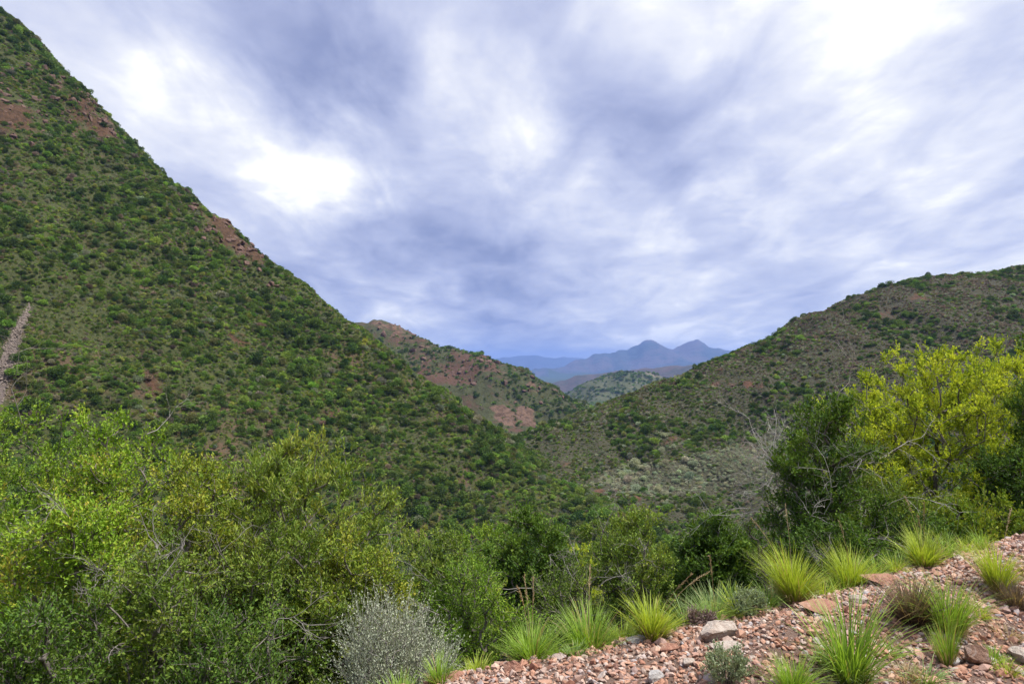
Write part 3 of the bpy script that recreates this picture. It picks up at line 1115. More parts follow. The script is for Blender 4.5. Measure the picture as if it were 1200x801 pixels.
# ---------------------------------------------------------------- near bushes and trees
L_FINE = leaf_mat('fine_green_leaf', [(0.055, 0.105, 0.012), (0.105, 0.185, 0.020), (0.165, 0.255, 0.030), (0.22, 0.26, 0.035)])
L_BRIGHT = leaf_mat('bright_green_leaf', [(0.070, 0.135, 0.012), (0.125, 0.215, 0.018), (0.20, 0.29, 0.03), (0.28, 0.24, 0.04)])
L_OLIVE = leaf_mat('olive_leaf', [(0.058, 0.105, 0.018), (0.110, 0.170, 0.028), (0.180, 0.235, 0.042), (0.24, 0.255, 0.045)])
L_DARK = leaf_mat('dark_green_leaf', [(0.028, 0.055, 0.012), (0.050, 0.095, 0.018), (0.085, 0.145, 0.022), (0.13, 0.185, 0.03)])
L_YELLOW = leaf_mat('yellow_green_leaf', [(0.08, 0.13, 0.018), (0.19, 0.25, 0.025), (0.32, 0.37, 0.036), (0.40, 0.42, 0.055)], trans=0.4)
L_SILVER = leaf_mat('silver_leaf', [(0.13, 0.155, 0.10), (0.21, 0.235, 0.165), (0.30, 0.32, 0.235), (0.36, 0.36, 0.25)], trans=0.15, rough=0.8)
L_MID = leaf_mat('mid_green_leaf', [(0.050, 0.085, 0.016), (0.085, 0.135, 0.022), (0.135, 0.19, 0.03), (0.19, 0.21, 0.04)])
L_GOLD = leaf_mat('golden_tip_leaf', [(0.065, 0.12, 0.016), (0.125, 0.18, 0.022), (0.20, 0.235, 0.028), (0.26, 0.235, 0.036)])


def plant(px, d, ytop, wpx, seed, name, mat, label, lobes_n=0, depth=1.0, **kw):
    """stand a bush on the slope: photo column, distance, row of its top, width in photo pixels"""
    rng = np.random.default_rng(seed)
    x = (px - CX) / FPX * d
    gz = hz(x, d)
    H = (CY - ytop) / FPX * d - gz
    rw = wpx / FPX * d * 0.5
    # many rounded leaf masses over the outside of the bush, a thin fill inside
    lobes = []
    nl = lobes_n or int(np.clip(10 + 9 * rw * H / 2.0, 12, 26))
    for k in range(nl):
        a = k * 2.39996 + rng.uniform(-0.5, 0.5)
        zf = 1 - (k + 0.5) / nl * 1.55 + rng.uniform(-0.08, 0.08)
        zf = float(np.clip(zf, -0.75, 0.98))
        rf = math.sqrt(max(1 - zf * zf, 0.02)) * rng.uniform(0.62, 0.92)
        s_ = rng.uniform(0.26, 0.44) * min(rw, 0.5 * H) * (1.0 if zf < 0.6 else 0.85)
        lobes.append((math.cos(a) * rw * rf * 0.82, math.sin(a) * rw * rf * depth * 0.82, H * (0.52 + 0.44 * zf * rng.uniform(0.85, 1.05)), s_ * 1.15, s_ * 1.15, s_ * 0.8))
    lobes.append((0, 0, H * 0.5, rw * 0.55, rw * 0.5 * depth, H * 0.36))
    return tree(name, rng, (x, d, gz), H, lobes, mat, spread=rw, label=label, **kw)


# left thicket
plant(15, 7.6, 474, 260, 21, 'thicket_shrub', L_FINE, 'tall fine-leaved green shrub with bare grey twigs at the outer end of the thicket', ncl=400, twigs=9, per=9, ll=0.042, lw=0.019, dead=7, deadlen=0.9)
plant(130, 7.2, 472, 240, 22, 'thicket_shrub', L_BRIGHT, 'bright green rounded thicket shrub topped with feathery sprays', ncl=400, twigs=9, per=9, ll=0.042, lw=0.019, dead=3, deadlen=0.7)
plant(345, 7.2, 516, 265, 23, 'willow_shrub', L_OLIVE, 'large dome-shaped olive shrub with upright narrow leaves', ncl=520, twigs=9, per=9, ll=0.058, lw=0.016, upward=0.9, dead=2)
plant(225, 6.6, 545, 190, 24, 'thicket_shrub', L_GOLD, 'green thicket shrub with golden young tips beside the olive dome', ncl=300, twigs=9, per=8, ll=0.042, lw=0.019, dead=4, deadlen=0.7)
plant(75, 5.6, 565, 230, 25, 'thicket_shrub', L_BRIGHT, 'bushy green shrub with bright leaf tips and dead grey forks', ncl=380, twigs=9, per=8, ll=0.040, lw=0.018, gap=0.35, dead=6, deadlen=0.6)
plant(185, 5.2, 625, 210, 26, 'thicket_shrub', L_MID, 'open low thicket shrub showing pale leaning stems', ncl=210, twigs=8, per=8, ll=0.036, lw=0.017, gap=0.45, dead=5, deadlen=0.6, nstem=6)
plant(315, 6.2, 625, 190, 27, 'thicket_shrub', L_MID, 'mid-green tangled shrub below the olive dome', ncl=260, twigs=8, per=9, ll=0.038, lw=0.018, dead=5, deadlen=0.6)
plant(405, 6.6, 610, 150, 28, 'thicket_shrub', L_GOLD, 'small leafy shrub with golden leaves beside the silver bush', ncl=220, twigs=8, per=9, ll=0.038, lw=0.018, dead=2, deadlen=0.5)
plant(40, 4.6, 690, 220, 29, 'thicket_shrub', L_DARK, 'dark green low shrub at the foot of the thicket', ncl=190, twigs=8, per=8, ll=0.034, lw=0.017, gap=0.35, dead=4, deadlen=0.5)
plant(270, 5.0, 720, 230, 30, 'thicket_shrub', L_DARK, 'low scrambling dark green shrub with thin dead canes', ncl=190, twigs=8, per=8, ll=0.034, lw=0.016, gap=0.35, dead=5, deadlen=0.6)
plant(-70, 6.2, 540, 230, 31, 'thicket_shrub', L_BRIGHT, 'bright green shrub hung with pale dead twigs', ncl=220, twigs=8, per=8, ll=0.042, lw=0.019, dead=4)
# silver bush
plant(458, 4.9, 718, 165, 32, 'silver_bush', L_SILVER, 'rounded silver-grey bush beside the gravel verge', ncl=260, twigs=8, per=9, ll=0.020, lw=0.009, twlen=0.24, upward=1.1, barkm=M_DEAD, nstem=9, tip_r=0.0022)
# bushes behind the grass
plant(520, 9.0, 628, 150, 33, 'slope_shrub', L_MID, 'mid-green spreading shrub behind the silver bush', ncl=280, twigs=8, per=9, ll=0.045, lw=0.02, dead=3)
plant(560, 6.6, 668, 140, 34, 'slope_shrub', L_FINE, 'fine-leaved green shrub between silver bush and grass', ncl=260, twigs=8, per=9, ll=0.034, lw=0.014, dead=2)
plant(622, 10.5, 604, 130, 35, 'slope_tree', L_DARK, 'dense dark green bush tree behind the dry seed stalk', ncl=300, twigs=9, per=9, ll=0.06, lw=0.028, dead=2)
plant(668, 12.0, 636, 80, 36, 'slope_shrub', L_YELLOW, 'small yellow-topped shrub between the dark bush trees', ncl=120, twigs=7, per=8, ll=0.05, lw=0.022)
plant(672, 8.2, 655, 120, 37, 'slope_shrub', L_MID, 'thin grey-twigged shrub above the middle grass tufts', ncl=200, twigs=7, per=6, ll=0.036, lw=0.016, dead=9, deadlen=0.7, bare=0.25)
plant(738, 8.4, 600, 105, 38, 'slope_tree', L_OLIVE, 'slender olive-yellow bush tree with grey inner twigs', ncl=240, twigs=7, per=8, ll=0.042, lw=0.02, upward=0.9, dead=5, deadlen=0.6, gap=0.3)
plant(790, 12.5, 640, 120, 39, 'slope_shrub', L_MID, 'rounded mid-green shrub between two bush trees', ncl=220, twigs=8, per=8, ll=0.055, lw=0.025)
plant(838, 11.0, 606, 110, 40, 'slope_tree', L_DARK, 'rounded dark green bush tree behind the broad grass tuft', ncl=280, twigs=9, per=9, ll=0.06, lw=0.028)
plant(880, 14.0, 622, 120, 41, 'slope_shrub', L_DARK, 'dark shrub tucked behind the bare-twigged bush', ncl=200, twigs=8, per=8, ll=0.06, lw=0.028)
plant(470, 13.0, 612, 150, 42, 'slope_shrub', L_OLIVE, 'olive shrub farther down the slope behind the olive dome', ncl=220, twigs=8, per=8, ll=0.06, lw=0.026)
plant(570, 14.5, 618, 130, 43, 'slope_shrub', L_FINE, 'light green shrub farther down the slope', ncl=220, twigs=8, per=8, ll=0.06, lw=0.026)
plant(715, 15.5, 612, 130, 44, 'slope_shrub', L_MID, 'soft green shrub at the lower edge of the slope', ncl=200, twigs=8, per=8, ll=0.065, lw=0.028)
# right-hand bushes
plant(965, 8.6, 462, 145, 51, 'bush_tree', L_DARK, 'dark green bush tree with bare whitish branches and open crown', ncl=380, twigs=7, per=8, ll=0.050, lw=0.024, gap=0.42, dead=13, deadlen=0.95, upward=0.7, barkm=M_BARK, deadz=1.0, deadm=M_PALE)
plant(1090, 10.8, 410, 225, 52, 'yellow_tree', L_YELLOW, 'tall yellow-green bush tree beside the bare-twigged bush', ncl=540, twigs=8, per=9, ll=0.054, lw=0.026, upward=0.8, dead=6, deadlen=0.8, gap=0.25)
plant(1175, 11.8, 405, 150, 53, 'yellow_tree', L_YELLOW, 'yellow-green bush tree partly behind the dark leafy tree', ncl=300, twigs=8, per=9, ll=0.052, lw=0.024, upward=0.8, dead=3)
plant(1245, 9.6, 388, 140, 54, 'bush_tree', L_DARK, 'tall dark green leafy tree beside the yellow bush tree', ncl=320, twigs=8, per=9, ll=0.055, lw=0.026, upward=0.6, dead=3)
plant(1032, 10.4, 470, 105, 61, 'yellow_tree', L_YELLOW, 'small yellow-green bush between the bare-twigged bush and tall yellow tree', ncl=200, twigs=8, per=9, ll=0.05, lw=0.024, upward=0.8, dead=3)
plant(1035, 9.2, 555, 130, 55, 'bush_tree', L_MID, 'shaded green bush under the yellow bush tree', ncl=240, twigs=8, per=8, ll=0.045, lw=0.02, dead=7, deadlen=0.6)
plant(1140, 8.4, 585, 140, 56, 'bush_tree', L_GOLD, 'low green shrub with yellow tips above the gravel edge', ncl=200, twigs=8, per=8, ll=0.05, lw=0.024, upward=0.8)
plant(1190, 9.2, 520, 110, 57, 'bush_tree', L_DARK, 'dark bush below the tall leafy tree', ncl=200, twigs=8, per=8, ll=0.05, lw=0.024)
plant(912, 9.4, 520, 80, 58, 'bush_tree', L_MID, 'thin leafless grey bush with few leaves', ncl=120, twigs=6, per=5, ll=0.036, lw=0.016, bare=0.7, dead=20, deadlen=1.1, deadz=0.9, deadm=M_PALE)
plant(985, 7.4, 615, 120, 59, 'bush_tree', L_DARK, 'low dark bush directly behind the grass tufts', ncl=180, twigs=8, per=8, ll=0.04, lw=0.02, dead=4, deadlen=0.5)
plant(1075, 8.0, 612, 110, 60, 'bush_tree', L_DARK, 'low dark bush under the gold-tipped shrub', ncl=160, twigs=8, per=8, ll=0.04, lw=0.02, dead=4, deadlen=0.5)

# ---------------------------------------------------------------- grass tufts
def grass_mat(name, base, mid, tip):
    m, t, out = new_mat(name)
    h = t.attr('hgt').outputs['Fac']
    a = t.attr('rnd').outputs['Fac']
    c = t.ramp(h, [(0.0, base), (0.35, mid), (1.0, tip)])
    c = t.mix(t.maprange(a, 0.92, 0.97), c, (0.36, 0.27, 0.12))
    c = t.mix(a, t.mix(1.0, c, (0.75, 0.78, 0.75), 'MULTIPLY'), t.mix(1.0, c, (1.2, 1.15, 1.1), 'MULTIPLY'))
    pb = t.add('ShaderNodeBsdfPrincipled')
    t.link(c, pb.inputs['Base Color'])
    pb.inputs['Roughness'].default_value = 0.5
    pb.inputs['Specular IOR Level'].default_value = 0.3
    tr = t.add('ShaderNodeBsdfTranslucent')
    t.link(t.mix(1.0, c, (1.2, 1.2, 0.6), 'MULTIPLY'), tr.inputs[0])
    ms = t.add('ShaderNodeMixShader')
    ms.inputs[0].default_value = 0.35
    t.link(pb.outputs[0], ms.inputs[1])
    t.link(tr.outputs[0], ms.inputs[2])
    t.link(ms.outputs[0], out.inputs[0])
    return m


GR_Y = grass_mat('yellow_green_grass', (0.30, 0.25, 0.06), (0.33, 0.42, 0.04), (0.42, 0.52, 0.07))
GR_G = grass_mat('green_grass', (0.20, 0.21, 0.05), (0.20, 0.34, 0.035), (0.32, 0.47, 0.08))
GR_B = grass_mat('blue_green_grass', (0.18, 0.20, 0.06), (0.19, 0.31, 0.08), (0.34, 0.45, 0.19))
GR_D = grass_mat('dead_grass', (0.07, 0.05, 0.045), (0.13, 0.095, 0.08), (0.20, 0.15, 0.12))
GR_S = grass_mat('straw', (0.34, 0.27, 0.15), (0.42, 0.33, 0.19), (0.46, 0.36, 0.21))


def blades(rng, n, h, rbase, spread, wid, arch, segs=5, name='blades', mat=None):
    """arching tapered grass blades; each blade a folded strip"""
    a = rng.uniform(0, 2 * np.pi, n)
    rb = rbase * np.sqrt(rng.uniform(size=n))
    b = np.stack([np.cos(a) * rb, np.sin(a) * rb, np.zeros(n) - 0.02], 1)
    a2 = a + rng.normal(size=n) * 0.6
    lean = spread * rng.uniform(0.0, 1.25, n)
    L = h * (0.35 + 0.72 * rng.uniform(size=n) ** 0.7) * (1 + 0.15 * np.cos(a - rng.uniform(0, 6.28)))
    hd = np.stack([np.cos(a2), np.sin(a2), np.zeros(n)], 1)
    sd = np.stack([-np.sin(a2), np.cos(a2), np.zeros(n)], 1)
    twist = rng.normal(size=n) * 0.5
    sd = norm(sd + np.array([0, 0, 1]) * twist[:, None])
    rows = []
    ang0 = lean
    p = b.copy()
    ang = ang0.copy()
    for k in range(segs + 1):
        f = k / segs
        wv = wid * (1 - f ** 1.6) * 0.5 + 0.0004
        rows.append(np.stack([p - sd * wv, p + sd * wv], 1))
        st = L / segs
        p = p + (hd * np.sin(ang)[:, None] + np.array([0, 0, 1.0]) * np.cos(ang)[:, None]) * st[:, None]
        ang = ang + arch * rng.uniform(0.5, 1.5, n) * (0.4 + f)
    V = np.stack(rows, 1)                  # n, segs+1, 2, 3
    nv = (segs + 1) * 2
    V = V.reshape(-1, 3)
    k = np.arange(segs)
    f = np.stack([2 * k, 2 * k + 1, 2 * k + 3, 2 * k + 2], 1)
    F = (np.arange(n)[:, None, None] * nv + f[None]).reshape(-1, 4)
    hgt = np.tile(np.repeat(np.linspace(0, 1, segs + 1), 2), n)
    rnd = np.repeat(rng.uniform(size=n), nv)
    return mesh_np(name, V, F, mat, True, {'hgt': hgt, 'rnd': rnd})


def ground_px(px, py):
    """where the ray meets the gravel; never past the brink of the verge"""
    d = np.linspace(2.2, 14, 1200)
    x = (px - CX) / FPX * d
    lim = d[edge_t(x, d) < 0.10]
    p = hit(px, py, 2.0, 40.0)
    if len(lim) and p[1] > lim[-1]:
        x = (px - CX) / FPX * lim[-1]
        p = np.array([x, lim[-1], hz(x, lim[-1])])
    return p


def tuft(px, py, hpx, wpx, seed, mat, label, n=320, wid=0.006, arch=0.19, thatch=0.4, stalks=0, dmat=None, name='grass_tuft', off=None):
    rng = np.random.default_rng(seed)
    p = ground_px(px, py) if off is None else np.array(off)
    d = p[1]
    h = hpx / FPX * d * 1.05
    n = int(n * 1.35)
    wpx = wpx * 0.92
    tilt = rng.normal(size=2) * 0.09
    root = empty(name, tuple(p))
    root.rotation_euler = (tilt[0], tilt[1], 0)
    set_props(root, label, 'grass')
    spread = math.atan2(wpx * 0.5, hpx) * 1.0
    rb = max(wpx / FPX * d * 0.14, 0.03)
    add_obj('blades', blades(rng, n, h, rb, spread, wid, arch, mat=mat), root)
    if thatch > 0:
        add_obj('dry_thatch', blades(rng, int(n * thatch), h * 0.5, rb * 1.1, spread * 1.35, wid, arch * 1.8, 4, 'dry_thatch', dmat or GR_S), root)
    for s in range(stalks):
        seed_stalk(rng, root, h * rng.uniform(1.3, 1.9), rng.uniform(0.05, 0.35))
    return root


def seed_stalk(rng, root, L, lean, r=0.0022, head=True, at=(0, 0, 0)):
    n = 7
    a = rng.uniform(0, 6.28)
    pts = [np.array(at, float)]
    ang = lean
    for k in range(n):
        pts.append(pts[-1] + np.array([math.cos(a) * math.sin(ang), math.sin(a) * math.sin(ang) * 0.6, math.cos(ang)]) * L / n)
        ang += lean * 0.35
    pts = np.array(pts)
    rads = np.linspace(r, r * 0.5, n + 1)
    V, F = tubes(pts[:-1], pts[1:], rads[:-1], rads[1:], 5)
    if head:
        m = 26
        f = rng.uniform(0.72, 1.0, m)
        i = np.minimum((f * n).astype(int), n - 1)
        q = pts[i] + (pts[i + 1] - pts[i]) * (f * n - i)[:, None]
        dv = norm(norm(pts[-1] - pts[-2])[None] + rng.normal(size=(m, 3)) * 0.35)
        V2, F2 = tubes(q, q + dv * 0.022, np.full(m, 0.0028), np.full(m, 0.0006), 4)
        F2 = F2 + len(V)
        V, F = np.concatenate([V, V2]), np.concatenate([F, F2])
    me = mesh_np('seed_stalk', V, F, GR_S, True, {'hgt': np.full(len(V), 0.6), 'rnd': np.full(len(V), rng.uniform(0.2, 0.8))})
    return add_obj('seed_stalk', me, root)


tuft(622, 768, 62, 92, 71, GR_G, 'bright green grass tuft at the foot of the dry seed stalks', n=340, stalks=3)
tuft(690, 757, 62, 95, 72, GR_G, 'fresh green grass tuft between two similar tufts on the gravel edge', n=360, stalks=1)
tuft(765, 748, 55, 80, 73, GR_Y, 'yellow-green grass tuft with a thin arching seed stalk', n=320, stalks=2)
tuft(838, 726, 55, 100, 74, GR_B, 'broad blue-green grass tuft behind the big tan rock', n=420, wid=0.005, stalks=1)
tuft(930, 706, 68, 84, 75, GR_Y, 'dense yellow-green grass tuft on the gravel crest', n=460, wid=0.0055, stalks=2)
tuft(997, 686, 55, 72, 76, GR_Y, 'rounded bright grass tuft beside the red slab', n=420, wid=0.0055, stalks=1)
tuft(1083, 663, 45, 72, 77, GR_Y, 'pale yellow-green grass tuft in front of the gold-tipped shrub', n=380, wid=0.0055, stalks=3)
tuft(1170, 694, 60, 62, 78, GR_Y, 'upright yellow-green grass tuft growing from dead grass', n=320, wid=0.0055, stalks=1)
tuft(1112, 738, 74, 110, 79, GR_G, 'loose green grass tuft beside the dark dead tuft', n=320, wid=0.0045, arch=0.2)
tuft(995, 800, 108, 120, 80, GR_G, 'large wide-bladed arching grass tuft on the gravel', n=190, wid=0.0085, arch=0.24, thatch=0.7, dmat=GR_B)
tuft(928, 812, 55, 90, 81, GR_G, 'low green grass tuft beside the large arching tuft', n=260, wid=0.004, arch=0.2)
tuft(472, 800, 42, 80, 82, GR_G, 'short green grass tuft in front of the silver bush', n=280, wid=0.005, off=(-0.60, 3.75, hz(-0.60, 3.75)))
tuft(556, 792, 36, 70, 83, GR_Y, 'short pale grass tuft at the low end of the gravel', n=280, wid=0.005, off=(-0.19, 3.86, hz(-0.19, 3.86)))
tuft(1110, 778, 55, 40, 84, GR_G, 'small upright grass tuft beside the brown wedge rock', n=130, wid=0.0045, arch=0.1)
tuft(1068, 728, 60, 86, 85, GR_D, 'dark purplish dead grass tuft on the gravel', n=520, wid=0.004, arch=0.16, thatch=0.5, dmat=GR_D, name='dead_grass_tuft')
tuft(1190, 712, 36, 50, 86, GR_D, 'dark dead grass clump below the upright grass tuft', n=360, wid=0.004, arch=0.16, thatch=0.5, dmat=GR_D, name='dead_grass_tuft')
tuft(1165, 775, 22, 70, 87, GR_G, 'low mat of green grass behind the brown wedge rock', n=200, wid=0.004, arch=0.2)
tuft(1060, 795, 28, 110, 88, GR_S, 'flattened straw-coloured grass between the green tufts', n=150, wid=0.0035, arch=0.35, thatch=0)
tuft(1180, 745, 20, 90, 89, GR_S, 'thin straw grass lying on the stones', n=130, wid=0.0035, arch=0.35, thatch=0)


tuft(1040, 765, 26, 60, 94, GR_G, 'thin green grass sprigs between the dead tuft and the arching tuft', n=70, wid=0.004, arch=0.25)
tuft(1148, 722, 28, 70, 95, GR_Y, 'thin yellowish grass sprigs beside the loose green tuft', n=80, wid=0.004, arch=0.28)
tuft(960, 775, 26, 60, 96, GR_G, 'thin green grass sprigs just above the low tuft', n=70, wid=0.004, arch=0.22)
tuft(1085, 800, 34, 90, 97, GR_B, 'sprawling pale-bladed grass below the small upright tuft', n=90, wid=0.006, arch=0.36)
tuft(1180, 790, 22, 60, 98, GR_Y, 'short yellow-green grass beside the pinkish block', n=80, wid=0.004, arch=0.25)
tuft(728, 752, 34, 60, 99, GR_Y, 'short grass filling the gap between the green and yellow-green tufts', n=120, wid=0.005, arch=0.22)
tuft(655, 762, 34, 50, 100, GR_G, 'short grass sprigs between the two fresh green tufts', n=120, wid=0.005, arch=0.22)


fr = np.random.default_rng(303)
for k, al in enumerate(np.arange(0.05, 5.3, 0.23)):
    al = al + fr.uniform(-0.08, 0.08)
    q = EDGE0 + ED * al + EN * fr.uniform(-0.14, 0.08)
    hh = fr.uniform(22, 44)
    tuft(0, 0, hh, hh * fr.uniform(1.2, 2.0), 310 + k, (GR_G, GR_Y, GR_G, GR_B)[k % 4], 'short ragged grass tuft in the fringe along the gravel brink', n=int(fr.uniform(60, 130)), wid=0.0045,
         arch=fr.uniform(0.18, 0.32), thatch=0.5, off=(q[0], q[1], hz(q[0], q[1])))['group'] = 'grass fringe along the gravel brink'


# small grey-green herbs on the gravel
def herb(px, py, hpx, wpx, seed, mat, label):
    rng = np.random.default_rng(seed)
    p = ground_px(px, py)
    H = hpx / FPX * p[1]
    rw = wpx / FPX * p[1] * 0.5
    tree('dwarf_shrub', rng, tuple(p), H, [(0, 0, H * 0.5, rw, rw, H * 0.45)], mat, ncl=70, nstem=7, spread=rw, twigs=6, per=9, twlen=0.05, ll=0.016, lw=0.006,
         upward=0.8, tip_r=0.0012, label=label, barkm=M_BARK_D)


L_HERB = leaf_mat('grey_herb_leaf', [(0.07, 0.10, 0.05), (0.13, 0.17, 0.09), (0.20, 0.24, 0.14), (0.27, 0.30, 0.19)], trans=0.2, rough=0.7)
herb(853, 806, 48, 56, 91, L_HERB, 'small grey-green dwarf shrub on the gravel below the tan rock')
herb(880, 722, 30, 40, 92, L_HERB, 'tiny grey-green dwarf shrub at the base of the broad tuft')
herb(822, 732, 12, 24, 93, leaf_mat('dead_herb', [(0.09, 0.06, 0.055), (0.16, 0.11, 0.10), (0.2, 0.15, 0.13), (0.25, 0.2, 0.17)], 0.1), 'small dried purple-brown cushion plant beside the tan rock')


# ---------------------------------------------------------------- stones
def stone_mesh(rng, name='stone', flat=0.5, sub=2):
    """angular broken stone of unit size: a block cut by random planes"""
    import bmesh
    bm = bmesh.new()
    bmesh.ops.create_icosphere(bm, subdivisions=sub, radius=1.0)
    V = np.array([v.co[:] for v in bm.verts])
    for k in range(11):
        n = norm(rng.normal(size=3))
        c = rng.uniform(0.42, 0.75)
        d = V @ n
        V = np.where((d > c)[:, None], V - n * (d - c)[:, None], V)
    V = V * np.array([1.0, rng.uniform(0.55, 0.85), flat])
    V += rng.normal(size=V.shape) * 0.015
    for v, c in zip(bm.verts, V):
        v.co = c
    me = bpy.data.meshes.new(name)
    bm.to_mesh(me)
    bm.free()
    me.materials.append(M_STONE)
    return me


rs = np.random.default_rng(77)
STONES = [stone_mesh(rs, flat=f, sub=1) for f in (0.35, 0.5, 0.62, 0.42, 0.55, 0.3, 0.48, 0.7)]
ROCKS = [stone_mesh(rs, 'rock', flat=f, sub=3) for f in (0.5, 0.62, 0.42, 0.56)]
stone_col = bpy.data.collections.new('gravel_models')
for i, me in enumerate(STONES):
    stone_col.objects.link(bpy.data.objects.new('pebble_%s' % 'abcdefgh'[i], me))


def rock_mat(name, c0, c1, c2):
    m, t, out = new_mat(name)
    tcn = t.add('ShaderNodeTexCoord')
    n = t.noise(tcn.outputs['Object'], 1.6, 8, 0.65, 0.8)
    n2 = t.noise(tcn.outputs['Object'], 9, 8, 0.7)
    c = t.ramp(n, [(0.35, c0), (0.52, c1), (0.68, c2)])
    c = t.mix(n2, t.mix(1.0, c, (0.7, 0.7, 0.7), 'MULTIPLY'), t.mix(1.0, c, (1.2, 1.2, 1.2), 'MULTIPLY'))
    pb = t.add('ShaderNodeBsdfPrincipled')
    t.link(c, pb.inputs['Base Color'])
    pb.inputs['Roughness'].default_value = 0.8
    bp = t.add('ShaderNodeBump')
    bp.inputs['Strength'].default_value = 0.6
    bp.inputs['Distance'].default_value = 0.04
    t.link(t.math('ADD', n, n2), bp.inputs['Height'])
    t.link(bp.outputs[0], pb.inputs['Normal'])
    t.link(pb.outputs[0], out.inputs[0])
    return m


RK_TAN = rock_mat('tan_rock', (0.36, 0.27, 0.21), (0.50, 0.43, 0.36), (0.44, 0.32, 0.24))
RK_GREY = rock_mat('grey_rock', (0.33, 0.31, 0.29), (0.46, 0.43, 0.40), (0.46, 0.39, 0.33))
RK_RED = rock_mat('red_rock', (0.26, 0.11, 0.07), (0.40, 0.20, 0.13), (0.46, 0.30, 0.21))
RK_BROWN = rock_mat('brown_rock', (0.13, 0.065, 0.04), (0.25, 0.14, 0.09), (0.33, 0.27, 0.24))
rocks = [
    (845, 744, 54, 0, RK_TAN, 'big pale tan rock resting on the gravel crest', (0.1, 0.05, 0.4), 1.0),
    (666, 766, 20, 1, RK_GREY, 'pale grey rock at the foot of the green tufts', (0, 0.2, 1.0), 1.0),
    (745, 752, 22, 2, RK_GREY, 'flat grey rock below the yellow-green tuft', (0.1, 0, 0.2), 1.0),
    (768, 797, 26, 3, RK_GREY, 'light grey wedge of stone lying in the gravel', (0.4, 0.3, 0.9), 1.0),
    (1032, 684, 42, 2, RK_RED, 'red slab of rock beside the rounded bright tuft', (0.05, 0.1, 0.1), 0.8),
    (960, 716, 44, 2, RK_RED, 'long flat pinkish slab below the dense yellow tuft', (0.15, 0.05, 0.3), 0.6),
    (1147, 775, 40, 1, RK_BROWN, 'dark brown wedge rock beside the small upright tuft', (0.2, 0.55, 0.6), 0.9),
    (1120, 777, 22, 0, RK_GREY, 'small grey block next to the brown wedge rock', (0, 0.1, 0.7), 1.0),
    (786, 762, 28, 0, RK_RED, 'rust-red block half sunk in the gravel', (0.2, 0.1, 0.5), 0.9),
    (605, 786, 26, 1, RK_RED, 'rust-red stone at the low end of the gravel', (0, 0.2, 0.2), 0.9),
    (850, 762, 34, 2, RK_TAN, 'flat tan stone just below the big pale rock', (0.1, 0, 0.1), 0.7),
    (1195, 772, 30, 3, RK_TAN, 'pinkish block of stone by the mat of grass', (0.1, 0.2, 1.2), 1.0),
    (808, 778, 24, 0, RK_TAN, 'tan stone beside the grey-green dwarf shrub', (0.1, 0.2, 0.8), 0.9),
    (530, 796, 26, 2, RK_RED, 'long reddish stone at the tip of the gravel', (0.1, 0, 0.5), 0.8),
    (1006, 706, 24, 3, RK_TAN, 'tan chip of rock below the red slab', (0.2, 0.3, 0.3), 0.9),
    (888, 790, 24, 1, RK_BROWN, 'dull brown stone between the dwarf shrub and low tuft', (0.2, 0.3, 0.6), 0.9),
]
for px, py, wpx, k, mat, lab, rot, zs in rocks:
    p = ground_px(px, py)
    s = wpx / FPX * p[1] * 0.62
    me = ROCKS[k].copy()
    me.materials.clear()
    me.materials.append(mat)
    o = add_obj('rock', me, None, (p[0], p[1], p[2] + 0.22 * s), rot, (s, s, s * zs))
    set_props(o, lab, 'rock')

rs = np.random.default_rng(5)
# gravel: candidates on the verge
NP = 150000
gx = rs.uniform(-1.6, 7.5, NP)
gy = rs.uniform(2.6, 9.0, NP)
gt = edge_t(gx, gy)
ok = (gt < 0.22 + 0.12 * rs.normal(size=NP)) & (gt > -4.2) & (np.abs(gx / gy) < 0.88)
dens_ = 0.55 + 0.8 * np.clip(fbm(gx, gy, 0.6, 3, 90) + 0.55, 0, 1)
grassy = np.clip((gx - 2.2) / 1.0, 0, 1) * np.clip((4.6 - gy) / 0.8, 0, 1)
ok &= rs.uniform(size=NP) < dens_ * (1 - 0.35 * grassy)
gx, gy = gx[ok], gy[ok]
gz = height(gx, gy)
gs = 0.008 + 0.026 * rs.uniform(size=len(gx)) ** 2.6
bigi = rs.uniform(size=len(gx)) < 0.018
gs[bigi] = rs.uniform(0.030, 0.055, bigi.sum())
gpx = CX + gx / gy * FPX
gpy = CY - gz / gy * FPX
inv = (gpx > 0) & (gpx < 1200) & (gpy < 800)
ordr = np.argsort(-np.where(inv, gs / gy, 0))[:290]
for i in ordr:
    o = add_obj('stone', STONES[rs.integers(8)], TER[100], (gx[i], gy[i], gz[i] + 0.15 * gs[i]),
                (rs.normal() * 0.3, rs.normal() * 0.3, rs.uniform(0, 6.28)), float(gs[i] * 1.1))
m = np.ones(len(gx), bool)
m[ordr] = False
n = int(m.sum())
g = scatter('gravel', stone_col, np.stack([gx[m], gy[m], gz[m] + 0.25 * gs[m]], 1), np.stack([rs.normal(size=n) * 0.4, rs.normal(size=n) * 0.4, rs.uniform(0, 6.28, n)], 1),
            gs[m][:, None] * rs.uniform(0.8, 1.2, (n, 3)), rs.integers(0, 8, n), None, 'loose red, tan and grey gravel chips on the verge', 'gravel')

